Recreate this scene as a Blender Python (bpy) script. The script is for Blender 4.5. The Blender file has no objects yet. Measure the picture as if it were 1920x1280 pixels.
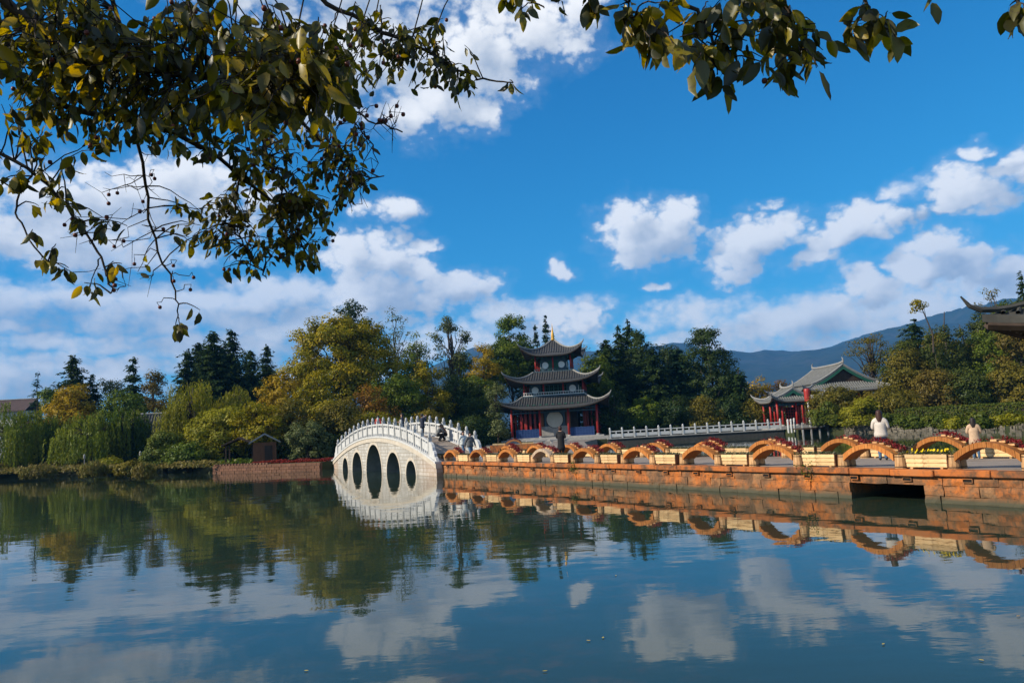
import bpy, bmesh, math, random
import numpy as np
from mathutils import Vector, Matrix
R = math.radians
rng = np.random.default_rng(7)
random.seed(7)
scene = bpy.context.scene
COL = scene.collection

# ------------------------------------------------------------------ camera
FPX = 1440.0                                   # focal length in pixels of a 1920 wide frame
EYE = np.array([0.0, 0.0, 2.46])
ROLL = math.atan(0.055)
PITCH = math.atan(168 * math.cos(ROLL) / FPX)
_R0 = np.array([1, 0, 0.0]); _U0 = np.array([0, -math.sin(PITCH), math.cos(PITCH)])
FW = np.array([0, math.cos(PITCH), math.sin(PITCH)])
RT = math.cos(ROLL) * _R0 - math.sin(ROLL) * _U0
UP = math.sin(ROLL) * _R0 + math.cos(ROLL) * _U0
cd = bpy.data.cameras.new('camera'); cam = bpy.data.objects.new('camera', cd); COL.objects.link(cam)
cd.sensor_width = 36; cd.lens = 36 * FPX / 1920; cd.clip_start = 0.05; cd.clip_end = 30000
m = Matrix.Identity(4)
for i in range(3):
    m[i][0] = RT[i]; m[i][1] = UP[i]; m[i][2] = -FW[i]; m[i][3] = EYE[i]
cam.matrix_world = m
scene.camera = cam

def ray(px, py): return FW + RT * (px - 960) / FPX - UP * (py - 640) / FPX
def atz(px, py, z): d = ray(px, py); return EYE + d * (z - EYE[2]) / d[2]      # where a sight line meets a level
def aty(px, py, y): d = ray(px, py); return EYE + d * y / d[1]                 # ... or a distance
def proj(p):
    v = np.asarray(p, float) - EYE; w = v @ FW
    return 960 + FPX * (v @ RT) / w, 640 - FPX * (v @ UP) / w

# ------------------------------------------------------------------ light
SUN_AZ = math.atan2(-0.95, -0.31); SUN_EL = R(31)
TOSUN = Vector((math.sin(SUN_AZ) * math.cos(SUN_EL), math.cos(SUN_AZ) * math.cos(SUN_EL), math.sin(SUN_EL)))
sl = bpy.data.lights.new('sun', 'SUN'); sl.energy = 5.0; sl.angle = R(0.5); sl.color = (1.0, 0.88, 0.70)
so = bpy.data.objects.new('sun', sl); COL.objects.link(so); so.rotation_euler = TOSUN.to_track_quat('Z', 'Y').to_euler()
scene.view_settings.view_transform = 'Standard'; scene.view_settings.look = 'None'
scene.view_settings.exposure = 0.30; scene.view_settings.gamma = 1.0; scene.view_settings.use_curve_mapping = False
scene.cycles.use_denoising = True
scene.cycles.max_bounces = 6; scene.cycles.diffuse_bounces = 2; scene.cycles.glossy_bounces = 3
scene.cycles.transmission_bounces = 3; scene.cycles.volume_bounces = 0; scene.cycles.transparent_max_bounces = 4
scene.cycles.caustics_reflective = False; scene.cycles.caustics_refractive = False
scene.cycles.sample_clamp_indirect = 6.0

world = bpy.data.worlds.new('World'); scene.world = world; world.use_nodes = True
wt = world.node_tree; wt.nodes.clear()
def wn(t, **k):
    n = wt.nodes.new(t)
    for a, b in k.items(): setattr(n, a, b)
    return n
def wmath(op, a, b=None, c=None, clamp=False):
    n = wn('ShaderNodeMath', operation=op, use_clamp=clamp)
    for i, v in enumerate((a, b, c)):
        if v is None: continue
        if isinstance(v, (int, float)): n.inputs[i].default_value = v
        else: wt.links.new(v, n.inputs[i])
    return n.outputs[0]
def wvec(op, a, b=None, c=None):
    n = wn('ShaderNodeVectorMath', operation=op)
    for i, v in enumerate((a, b, c)):
        if v is None: continue
        if isinstance(v, (tuple, list)): n.inputs[i].default_value = v
        else: wt.links.new(v, n.inputs[i])
    return n.outputs['Value'] if op in ('DOT_PRODUCT', 'LENGTH') else n.outputs[0]
def wsmooth(x, lo, hi):
    n = wn('ShaderNodeMapRange', interpolation_type='SMOOTHSTEP')
    wt.links.new(x, n.inputs[0]); n.inputs[1].default_value = lo; n.inputs[2].default_value = hi
    return n.outputs[0]
sky = wn('ShaderNodeTexSky', sky_type='NISHITA', sun_disc=False)
sky.sun_elevation = SUN_EL; sky.sun_rotation = SUN_AZ; sky.altitude = 2400; sky.air_density = 1.0; sky.dust_density = 0.4; sky.ozone_density = 3.0
geo = wn('ShaderNodeTexCoord'); D = geo.outputs['Generated']
sep = wn('ShaderNodeSeparateXYZ'); wt.links.new(D, sep.inputs[0])
AZ = wmath('ARCTAN2', sep.outputs[0], sep.outputs[1]); EL = wmath('ARCSINE', sep.outputs[2])
def wcomb(x, y, z=0.0):
    n = wn('ShaderNodeCombineXYZ')
    for i, v in enumerate((x, y, z)):
        if isinstance(v, (int, float)): n.inputs[i].default_value = v
        else: wt.links.new(v, n.inputs[i])
    return n.outputs[0]
def wnoise(vec, scale, detail=5, rough=0.55, dim='3D', col=False):
    n = wn('ShaderNodeTexNoise', noise_dimensions=dim); n.inputs['Scale'].default_value = scale
    n.inputs['Detail'].default_value = detail; n.inputs['Roughness'].default_value = rough
    wt.links.new(vec, n.inputs['Vector'])
    return n.outputs['Color'] if col else n.outputs['Fac']
# heaps of cumulus at their bearings and heights in the sky (bearing and elevation of each, angular radii)
HEAPS = [(1770,482,58,40,1),(1715,505,42,28,1),(1822,490,44,32,1),(1880,505,60,38,1),(1605,532,36,34,1),(1640,548,40,22,.9),(1215,440,88,55,1),(1180,408,46,34,1),(1272,418,48,44,1),(1205,482,70,22,.9),
 (1420,448,80,42,1),(1385,480,52,32,.9),(1605,426,82,30,.95),(1660,400,50,30,1),(1540,452,50,24,.8),(1370,517,46,22,.9),(1520,482,56,17,.7),(1830,352,72,38,1),(1875,330,40,22,.9),(1845,282,36,14,.7),(1912,292,26,24,.95),(1445,384,28,11,.55),(1046,500,20,17,.9),(1066,516,20,12,.8),(1245,536,32,9,.6),
 (705,485,86,50,1),(655,475,44,32,1),(765,505,56,42,1),(795,452,32,12,.75),(830,545,100,36,1),(740,550,115,46,1),(725,395,60,25,.9),(1060,600,70,30,.9),
 (230,385,240,60,.95),(90,440,150,54,.95),(350,350,120,52,.9),(490,365,55,30,.8),(820,150,125,80,1),(765,205,100,36,.95),(900,100,100,80,1),(690,80,130,95,1),(990,60,125,60,.9),(885,205,66,34,.9),(600,180,110,46,.85),(1080,15,60,50,.8),(620,-60,260,90,1)]
BANKS = [(1560,595,270,44,.95),(1760,585,210,55,1),(1300,590,120,30,.8),(1420,622,240,28,.85),(1480,648,260,30,.85),(1240,642,120,18,.6),(1830,625,170,50,.9),(1000,582,120,26,.85),(1705,345,42,13,.5),
 (260,565,360,34,.9),(520,560,170,32,1),(60,556,110,26,.85),(330,600,250,28,.85),(200,640,190,20,.8),(470,650,200,34,.85),(580,610,150,44,.95),(10,612,50,16,.6),(30,700,130,44,.9),(260,690,160,26,.75),(900,640,260,40,.75),(230,475,150,30,.7),(120,730,200,22,.7),(560,700,160,40,.8)]
def field(p, CL):
    prev = None
    for (px, py, rx, ry, wgt) in CL:
        d = ray(px, py); a = math.atan2(d[0], d[1]); e = math.asin(d[2] / np.linalg.norm(d))
        sx = FPX / rx * 0.90; sy = FPX / ry * 0.88
        q = wvec('MULTIPLY_ADD', p, (sx, sy, 0), (-a * sx, -e * sy, 0))
        r2 = wvec('DOT_PRODUCT', q, q)
        r2 = wmath('ADD', r2, (1 - wgt) * 1.1) if wgt < 1 else r2
        prev = r2 if prev is None else wmath('SMOOTH_MIN', prev, r2, 0.12)
    return prev
P0 = wcomb(AZ, EL)
PF = wvec('MULTIPLY', P0, (1.0, 1.35, 1.0))
warp = wnoise(PF, 13.0, 3, 0.6, '2D', True)
warp = wvec('MULTIPLY_ADD', warp, (0.050, 0.036, 0), (-0.025, -0.018, 0))
P1 = wvec('ADD', P0, warp)
def wvor(vec, scale):
    n = wn('ShaderNodeTexVoronoi', voronoi_dimensions='2D', feature='SMOOTH_F1'); n.inputs['Scale'].default_value = scale; n.inputs['Smoothness'].default_value = 0.35
    wt.links.new(vec, n.inputs['Vector']); return n.outputs['Distance']
w2 = wvec('ADD', PF, wvec('MULTIPLY_ADD', wnoise(PF, 60.0, 2, 0.6, '2D', True), (0.016, 0.016, 0), (-0.008, -0.008, 0)))
def puffs(off, det):
    q = wvec('ADD', w2, off)
    f = wmath('MULTIPLY', wmath('SUBTRACT', wnoise(wvec('ADD', PF, off), 20.0, det, 0.62, '2D'), 0.5), 2.7)
    v = wmath('ADD', wmath('MULTIPLY', wmath('SUBTRACT', 0.42, wvor(q, 24.0)), 1.05), wmath('MULTIPLY', wmath('SUBTRACT', 0.42, wvor(q, 70.0)), 0.75))
    return wmath('ADD', f, v)
fbm = puffs((0, 0, 0), 9)
def heap(off):
    q = wvec('ADD', w2, off)
    return wmath('ADD', wmath('MULTIPLY', wmath('SUBTRACT', wnoise(wvec('ADD', PF, off), 13.0, 3, 0.5, '2D'), 0.5), 2.4), wmath('MULTIPLY', wmath('SUBTRACT', 0.42, wvor(q, 17.0)), 0.9))
OFF = (-0.020, 0.026, 0)
# loose cloud goes on all round the sky, beyond the frame as well
oth = wnoise(wvec('MULTIPLY', D, (1, 1, 2.2)), 2.6, 4, 0.55)
ring = wmath('MULTIPLY', wsmooth(wmath('ABSOLUTE', AZ), 0.66, 0.85), 1.0)
high = wsmooth(EL, 0.60, 0.75)
away = wmath('MAXIMUM', ring, high)
othr = wmath('SUBTRACT', wmath('MULTIPLY', wmath('SUBTRACT', 0.62, oth), 9.0), wmath('MULTIPLY', wmath('SUBTRACT', away, 1.0), 6.0))
def dens(r2, nz):
    v = wmath('SUBTRACT', 1.0, wmath('MINIMUM', r2, 4.0))
    return wmath('ADD', v, nz)
H0_, H1_ = heap((0, 0, 0)), heap(OFF)
POFF = wvec('ADD', P1, OFF)
def layer(CL, lo, hi, s0, s1, dark, white, around=False, rough=0.85):
    FA, FB = field(P1, CL), field(POFF, CL)
    if around: FA, FB = wmath('MINIMUM', FA, othr), wmath('MINIMUM', FB, othr)
    dA, h0, h1 = dens(FA, wmath('MULTIPLY', fbm, rough)), dens(FA, wmath('MULTIPLY', H0_, rough)), dens(FB, wmath('MULTIPLY', H1_, rough))
    al = wmath('MAXIMUM', wsmooth(dA, lo, hi), wmath('MULTIPLY', wsmooth(dA, -1.2, 0.5), 0.14))
    lit = wmath('ADD', wmath('MULTIPLY', wmath('SUBTRACT', h0, h1), 0.62), wmath('MULTIPLY', wmath('SUBTRACT', dA, h0), 0.20))
    sh = wsmooth(wmath('SUBTRACT', lit, wmath('MULTIPLY', wmath('MAXIMUM', h0, 0.0), 0.17)), s0, s1)
    c_ = wn('ShaderNodeMix', data_type='RGBA'); wt.links.new(sh, c_.inputs[0]); c_.inputs[6].default_value = dark; c_.inputs[7].default_value = white
    return al, c_.outputs[2]
alB, colB = layer(BANKS, -0.55, 0.95, -0.85, 0.62, (0.33, 0.40, 0.50, 1), (0.84, 0.86, 0.88, 1), True, 0.68)
alA, colA = layer(HEAPS, -0.32, 0.72, -0.66, 0.46, (0.38, 0.44, 0.53, 1), (0.95, 0.94, 0.92, 1))
cr = wn('ShaderNodeMix', data_type='RGBA'); wt.links.new(alA, cr.inputs[0]); wt.links.new(colB, cr.inputs[6]); wt.links.new(colA, cr.inputs[7])
alpha = wmath('SUBTRACT', 1.0, wmath('MULTIPLY', wmath('SUBTRACT', 1.0, alA), wmath('SUBTRACT', 1.0, alB)))
srgb = wn('ShaderNodeSeparateColor'); wt.links.new(sky.outputs[0], srgb.inputs[0])
crgb = wn('ShaderNodeCombineColor')      # a clear, deep mountain sky
for i, (k_, g_, m_) in enumerate(((0.100, 2.1, 20.0), (0.905, 1.45, 10.0), (1.36, 1.15, 22.0))):
    y_ = wmath('MULTIPLY', wmath('POWER', srgb.outputs[i], g_), k_); wt.links.new(wmath('DIVIDE', y_, wmath('MULTIPLY_ADD', y_, 1.0 / m_, 1.0)), crgb.inputs[i])
bgS = wn('ShaderNodeBackground'); bgS.inputs[1].default_value = 0.108; wt.links.new(crgb.outputs[0], bgS.inputs[0])
bgC = wn('ShaderNodeBackground'); bgC.inputs[1].default_value = 1.02; wt.links.new(cr.outputs[2], bgC.inputs[0])
mixw = wn('ShaderNodeMixShader'); wt.links.new(wmath('MULTIPLY', alpha, 0.97), mixw.inputs[0])
wt.links.new(bgS.outputs[0], mixw.inputs[1]); wt.links.new(bgC.outputs[0], mixw.inputs[2])
wo = wn('ShaderNodeOutputWorld'); wt.links.new(mixw.outputs[0], wo.inputs[0])
world.cycles.sampling_method = 'MANUAL'; world.cycles.sample_map_resolution = 512

# ------------------------------------------------------------------ helpers
def tag(o, label=None, cat=None, group=None, kind=None):
    if label: o['label'] = label
    if cat: o['category'] = cat
    if group: o['group'] = group
    if kind: o['kind'] = kind
    return o
def thing(name, loc=(0, 0, 0), rz=0.0, label=None, cat=None, group=None):
    o = bpy.data.objects.new(name, None); o.empty_display_size = 0.3; COL.objects.link(o)
    o.location = [float(c) for c in loc]; o.rotation_euler = (0, 0, rz)
    return tag(o, label, cat, group)
def link(name, me, parent=None, loc=None, rz=None):
    o = bpy.data.objects.new(name, me); COL.objects.link(o); o.parent = parent
    if loc is not None: o.location = [float(c) for c in loc]
    if rz is not None: o.rotation_euler = (0, 0, rz)
    return o
def copy_tree(o, parent=None):
    c = o.copy(); COL.objects.link(c); c.parent = parent
    for ch in o.children: copy_tree(ch, c)
    return c

class MB:
    """collects shapes for one mesh"""
    def __init__(s): s.v = []; s.f = []; s.m = []; s.n = 0; s.mi = 0; s.T = None
    def add(s, vs, fs):
        vs = np.asarray(vs, float)
        if s.T is not None: vs = vs @ np.array(s.T.to_3x3()).T + np.array(s.T.translation)
        s.v.append(vs)
        for f in fs: s.f.append([i + s.n for i in f]); s.m.append(s.mi)
        s.n += len(vs); return s
    def hexa(s, p):      # 8 corners: bottom ring 0-3, top ring 4-7 (counter-clockwise from above)
        return s.add(p, [(3, 2, 1, 0), (4, 5, 6, 7), (0, 1, 5, 4), (1, 2, 6, 5), (2, 3, 7, 6), (3, 0, 4, 7)])
    def box(s, c, d, rz=0.0):
        x, y, z = np.array(d) / 2.0
        p = np.array([(-x, -y, -z), (x, -y, -z), (x, y, -z), (-x, y, -z), (-x, -y, z), (x, -y, z), (x, y, z), (-x, y, z)])
        if rz:
            cz, sz = math.cos(rz), math.sin(rz); p = np.stack([p[:, 0] * cz - p[:, 1] * sz, p[:, 0] * sz + p[:, 1] * cz, p[:, 2]], 1)
        return s.hexa(p + np.array(c))
    def tube(s, path, rad, n=6, cap=True):
        path = np.asarray(path, float); k = len(path)
        rad = np.full(k, rad) if np.isscalar(rad) else np.asarray(rad, float)
        tg = np.gradient(path, axis=0); tg /= np.linalg.norm(tg, axis=1)[:, None] + 1e-9
        ref = np.array([0, 0, 1.0]) if abs(tg[:, 2]).mean() < 0.8 else np.array([1.0, 0, 0])
        a = np.cross(tg, ref); a /= np.linalg.norm(a, axis=1)[:, None] + 1e-9; b = np.cross(tg, a)
        th = np.arange(n) * 2 * math.pi / n
        vs = (path[:, None, :] + rad[:, None, None] * (np.cos(th)[None, :, None] * a[:, None, :] + np.sin(th)[None, :, None] * b[:, None, :])).reshape(-1, 3)
        fs = [(i * n + j, i * n + (j + 1) % n, (i + 1) * n + (j + 1) % n, (i + 1) * n + j) for i in range(k - 1) for j in range(n)]
        if cap: fs += [tuple(range(n))[::-1], tuple(range((k - 1) * n, k * n))]
        return s.add(vs, fs)
    def lathe(s, prof, n=16, c=(0, 0, 0)):   # prof: (radius, z)
        th = np.arange(n) * 2 * math.pi / n; c = np.array(c)
        vs = [(r * math.cos(t) + c[0], r * math.sin(t) + c[1], z + c[2]) for r, z in prof for t in th]; k = len(prof)
        fs = [(i * n + j, i * n + (j + 1) % n, (i + 1) * n + (j + 1) % n, (i + 1) * n + j) for i in range(k - 1) for j in range(n)]
        fs += [tuple(range(n))[::-1], tuple(range((k - 1) * n, k * n))]
        return s.add(vs, fs)
    def prism(s, pts, d0, d1, ax=1):   # outline in the two other axes, extruded along axis ax from d0 to d1
        k = len(pts); vs = []
        for d in (d0, d1):
            for a, b in pts:
                q = [a, b]; q.insert(ax, d); vs.append(q)
        fs = [tuple(range(k)), tuple(range(k, 2 * k))[::-1]] + [(i, i + k, (i + 1) % k + k, (i + 1) % k) for i in range(k)]
        return s.add(vs, fs)
    def mesh(s, name, mats, bevel=0.0, smooth=False):
        me = bpy.data.meshes.new(name)
        me.from_pydata(np.concatenate(s.v).tolist() if s.v else [], [], s.f)
        mats = mats if isinstance(mats, (list, tuple)) else [mats]
        for mm in mats: me.materials.append(mm)
        me.polygons.foreach_set('material_index', np.array(s.m, np.int32))
        bm = bmesh.new(); bm.from_mesh(me); bmesh.ops.recalc_face_normals(bm, faces=bm.faces)
        if bevel: bmesh.ops.bevel(bm, geom=list(bm.edges), offset=bevel, segments=1, affect='EDGES', clamp_overlap=True)
        bm.to_mesh(me); bm.free()
        if smooth: me.polygons.foreach_set('use_smooth', np.ones(len(me.polygons), bool))
        me.update(); return me
    def build(s, name, mats, parent=None, loc=None, rz=None, bevel=0.0, smooth=False):
        return link(name, s.mesh(name, mats, bevel, smooth), parent, loc, rz)

# ------------------------------------------------------------------ materials
def base_mat(name):
    m_ = bpy.data.materials.new(name); m_.use_nodes = True; nt = m_.node_tree; return m_, nt, nt.nodes['Principled BSDF']
def c4(c): return (c[0], c[1], c[2], 1)
def ramp(nt, fac, cols, pos=None):
    n = nt.nodes.new('ShaderNodeValToRGB'); e = n.color_ramp.elements
    pos = pos or [0.28 + 0.44 * i / (len(cols) - 1) for i in range(len(cols))]
    while len(e) < len(cols): e.new(0.5)
    for i, c in enumerate(cols): e[i].position = pos[i]; e[i].color = c4(c)
    nt.links.new(fac, n.inputs[0]); return n.outputs[0]
def nz(nt, scale, detail=5, rough=0.6, stretch=(1, 1, 1), coord='Object', dist=0.0):
    tc = nt.nodes.new('ShaderNodeNewGeometry' if coord == 'Position' else 'ShaderNodeTexCoord'); mp = nt.nodes.new('ShaderNodeMapping'); mp.inputs['Scale'].default_value = stretch
    nt.links.new(tc.outputs[coord], mp.inputs[0])
    n = nt.nodes.new('ShaderNodeTexNoise'); n.inputs['Scale'].default_value = scale; n.inputs['Detail'].default_value = detail
    n.inputs['Roughness'].default_value = rough; n.inputs['Distortion'].default_value = dist
    nt.links.new(mp.outputs[0], n.inputs['Vector']); return n.outputs['Fac']
def mixc(nt, fac, a, b, mode='MIX'):
    n = nt.nodes.new('ShaderNodeMix'); n.data_type = 'RGBA'; n.blend_type = mode
    for i, v in ((0, fac), (6, a), (7, b)):
        if isinstance(v, (int, float)): n.inputs[i].default_value = v
        elif isinstance(v, tuple): n.inputs[i].default_value = c4(v)
        else: nt.links.new(v, n.inputs[i])
    return n.outputs[2]
def bumpn(nt, b, h, strength=0.4, dist=0.02):
    n = nt.nodes.new('ShaderNodeBump'); n.inputs['Strength'].default_value = strength; n.inputs['Distance'].default_value = dist
    nt.links.new(h, n.inputs['Height']); nt.links.new(n.outputs[0], b.inputs['Normal'])
def pmat(name, cols, scale=3, rough=0.85, bump=0.0, bdist=0.02, stretch=(1, 1, 1), spec=0.3, rnd=0.0, metal=0.0, coord='Object', detail=6, dirt=None):
    m_, nt, b = base_mat(name)
    f = nz(nt, scale, detail, 0.65, stretch, coord); c = ramp(nt, f, cols)
    if dirt:
        f2 = nz(nt, dirt[1], 6, 0.7, dirt[3] if len(dirt) > 3 else (1, 1, 1), coord)
        r2 = ramp(nt, f2, [(0, 0, 0), (1, 1, 1)], [dirt[2], min(1, dirt[2] + 0.16)]); c = mixc(nt, r2, c, dirt[0])
    if rnd:
        oi = nt.nodes.new('ShaderNodeObjectInfo'); mr = nt.nodes.new('ShaderNodeMapRange')
        nt.links.new(oi.outputs['Random'], mr.inputs[0]); mr.inputs[3].default_value = 1 - rnd; mr.inputs[4].default_value = 1 + rnd
        hs = nt.nodes.new('ShaderNodeHueSaturation'); nt.links.new(mr.outputs[0], hs.inputs['Value']); nt.links.new(c, hs.inputs['Color']); c = hs.outputs[0]
    nt.links.new(c, b.inputs['Base Color'])
    b.inputs['Roughness'].default_value = rough; b.inputs['Specular IOR Level'].default_value = spec; b.inputs['Metallic'].default_value = metal
    if bump: bumpn(nt, b, f, bump, bdist)
    return m_
def leafmat(name, cols, trans=0.34, rough=0.5, gloss=0.025):
    """colour by each leaf's own stored value"""
    m_, nt, b = base_mat(name); nt.nodes.remove(b)
    at = nt.nodes.new('ShaderNodeAttribute'); at.attribute_name = 'v'
    c = ramp(nt, at.outputs['Fac'], cols, [i / (len(cols) - 1) for i in range(len(cols))])
    df = nt.nodes.new('ShaderNodeBsdfDiffuse'); tr = nt.nodes.new('ShaderNodeBsdfTranslucent'); gl = nt.nodes.new('ShaderNodeBsdfGlossy')
    gl.inputs['Roughness'].default_value = rough; gl.inputs['Color'].default_value = (0.8, 0.85, 0.9, 1)
    nt.links.new(c, df.inputs[0]); nt.links.new(c, tr.inputs[0])
    m1 = nt.nodes.new('ShaderNodeMixShader'); m1.inputs[0].default_value = trans; nt.links.new(df.outputs[0], m1.inputs[1]); nt.links.new(tr.outputs[0], m1.inputs[2])
    m2 = nt.nodes.new('ShaderNodeMixShader'); m2.inputs[0].default_value = gloss * 0.5; nt.links.new(m1.outputs[0], m2.inputs[1]); nt.links.new(gl.outputs[0], m2.inputs[2])
    nt.links.new(m2.outputs[0], nt.nodes['Material Output'].inputs[0]); return m_
MT = {}
MT['bark'] = pmat('bark', [(.035, .026, .018), (.085, .065, .048)], 6, 0.95, 0.6, 0.03, (1, 1, .25))
MT['twig'] = pmat('twig', [(.022, .016, .012), (.05, .038, .03)], 20, 0.9)
MT['earth'] = pmat('earth', [(.020, .030, .010), (.040, .045, .018), (.030, .048, .012)], 0.35, 0.95, 0.3, 0.1)
MT['paving'] = pmat('paving', [(.20, .165, .135), (.28, .235, .195)], 1.6, 0.85, 0.2, 0.01, dirt=((.14, .10, .07), 0.7, 0.55))
MT['stone_white'] = pmat('stone_white', [(.44, .445, .435), (.60, .60, .59)], 2.5, 0.75, 0.12, 0.01, rnd=0.07, dirt=((.27, .27, .25), 2.4, 0.56, (1, 1, .3)))
MT['post_stone_shaded'] = pmat('post_stone_shaded', [(.34, .345, .34), (.50, .50, .49)], 2.5, 0.8, 0.15, 0.01, rnd=0.1, dirt=((.2, .2, .19), 2.4, 0.58, (1, 1, .3)))  # darker copy of the white stone; shade on the posts put into its colour
MT['stone_grey'] = pmat('stone_grey', [(.22, .21, .20), (.40, .385, .36)], 2.5, 0.85, 0.2, 0.01, rnd=0.1)
MT['tile'] = pmat('tile', [(.030, .032, .035), (.070, .071, .072)], 3.0, 0.7, 0.25, 0.02, spec=0.4, dirt=((.14, .137, .13), 1.7, 0.61))  # darkened to carry the shade over the pagoda roofs
MT['tile_sunlit'] = pmat('tile_sunlit', [(.11, .115, .11), (.20, .20, .19)], 3.0, 0.75, 0.25, 0.02, spec=0.3, dirt=((.32, .32, .30), 1.7, 0.58))  # paler copy for the hall; sun on its roof put into the colour
MT['ridge'] = pmat('ridge', [(.19, .19, .185), (.32, .315, .30)], 3.0, 0.8, 0.2, 0.01)
MT['red'] = pmat('red', [(.28, .016, .013), (.40, .028, .02)], 2, 0.5, spec=0.4)
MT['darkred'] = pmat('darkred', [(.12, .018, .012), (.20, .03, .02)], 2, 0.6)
MT['darkwood'] = pmat('darkwood', [(.03, .02, .014), (.065, .043, .03)], 4, 0.8, 0.3, 0.01, (1, 1, .3))
MT['brownwood'] = pmat('brownwood', [(.12, .05, .022), (.20, .085, .04)], 4, 0.75, 0.3, 0.01, (1, 1, .3))
MT['green'] = pmat('green_paint', [(.012, .075, .05), (.025, .12, .08)], 3, 0.6)
MT['teal'] = pmat('teal_paint', [(.03, .06, .082), (.055, .095, .12)], 3, 0.65)
MT['blue'] = pmat('blue_paint', [(.02, .05, .16), (.04, .085, .23)], 3, 0.6)
MT['whitepaint'] = pmat('whitepaint', [(.74, .74, .72), (.82, .82, .80)], 3, 0.7)
MT['plaster'] = pmat('plaster', [(.42, .39, .33), (.52, .49, .43)], 2, 0.9)
MT['gold'] = pmat('gold', [(.50, .27, .05), (.66, .37, .07)], 4, 0.45, metal=0.8)
MT['black'] = pmat('black_shade', [(.006, .006, .006), (.012, .011, .01)], 2, 0.9)  # flat black standing for shade inside holes and behind lattices
MT['soil'] = pmat('soil', [(.02, .014, .01), (.05, .035, .022)], 12, 0.95, 0.5)
def woodmat(name, cols, along=(1.2, 9, 9), rnd=0.2, knots=True, dirt=None):
    m_ = pmat(name, cols, 2.2, 0.72, 0.25, 0.006, along, 0.25, rnd, dirt=dirt or ((cols[0][0] * .45, cols[0][1] * .4, cols[0][2] * .35), 2.6, 0.55)); return m_
MT['pine'] = woodmat('pine_board', [(.50, .30, .13), (.66, .45, .22), (.72, .53, .30)])
MT['stave'] = woodmat('stave_wood', [(.32, .105, .025), (.45, .165, .036), (.50, .22, .065)], (8, 8, 1.2), 0.22)
MT['stave2'] = woodmat('barrel_wood', [(.36, .19, .08), (.50, .29, .13), (.56, .36, .19)], (9, 9, 1.0), 0.25)
MT['iron'] = pmat('iron_hoop', [(.05, .035, .025), (.09, .06, .04)], 8, 0.6, metal=0.5)
# ------------------------------------------------------------------ water, land, mountains
def water_mat():
    m_, nt, b = base_mat('lake_water')
    tc = nt.nodes.new('ShaderNodeTexCoord')
    def noise(scale, st, detail, rot=0.0, rough=0.5):
        mp = nt.nodes.new('ShaderNodeMapping'); mp.inputs['Scale'].default_value = st; mp.inputs['Rotation'].default_value = (0, 0, rot)
        nt.links.new(tc.outputs['Object'], mp.inputs[0]); n = nt.nodes.new('ShaderNodeTexNoise')
        n.inputs['Scale'].default_value = scale; n.inputs['Detail'].default_value = detail; n.inputs['Roughness'].default_value = rough
        nt.links.new(mp.outputs[0], n.inputs['Vector']); return n.outputs['Fac']
    def mth(op, a, b_):
        n = nt.nodes.new('ShaderNodeMath'); n.operation = op
        for i, v in enumerate((a, b_)):
            if isinstance(v, (int, float)): n.inputs[i].default_value = v
            else: nt.links.new(v, n.inputs[i])
        return n.outputs[0]
    swell = noise(0.55, (0.7, 1.0, 1), 2, 0.15); rip = noise(2.6, (0.55, 1.0, 1), 3, -0.1); patch = noise(0.11, (0.8, 1.6, 1), 3, 0.3)
    amp = ramp(nt, patch, [(.12, .12, .12), (1, 1, 1)], [0.36, 0.68])
    h = mth('ADD', mth('MULTIPLY', swell, mth('ADD', mth('MULTIPLY', amp, 0.7), 0.45)), mth('MULTIPLY', mth('MULTIPLY', rip, 0.30), amp))
    bumpn(nt, b, h, 1.0, 0.0115)
    body = ramp(nt, noise(0.16, (1, 1, 1), 4), [(.016, .032, .022), (.024, .042, .028)])
    weed = ramp(nt, noise(1.5, (1, 1, 1), 7, 0, 0.7), [(0, 0, 0), (1, 1, 1)], [0.50, 0.62])
    bed = ramp(nt, noise(0.22, (1, 1, 1), 2), [(0, 0, 0), (.8, .8, .8)], [0.42, 0.60])
    c = mixc(nt, mth('MULTIPLY', weed, bed), body, (.055, .046, .022))
    nt.links.new(c, b.inputs['Base Color']); b.inputs['Roughness'].default_value = 0.015; b.inputs['IOR'].default_value = 1.333
    b.inputs['Specular IOR Level'].default_value = 0.5
    return m_
MT['water'] = water_mat()
w = MB(); w.add([(-700, -60, 0), (700, -60, 0), (700, 200, 0), (-700, 200, 0)], [(0, 1, 2, 3)])
tag(w.build('lake_water', MT['water']), 'calm blue-green lake with faint ripples mirroring sky and trees', 'water', kind='structure')

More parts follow.
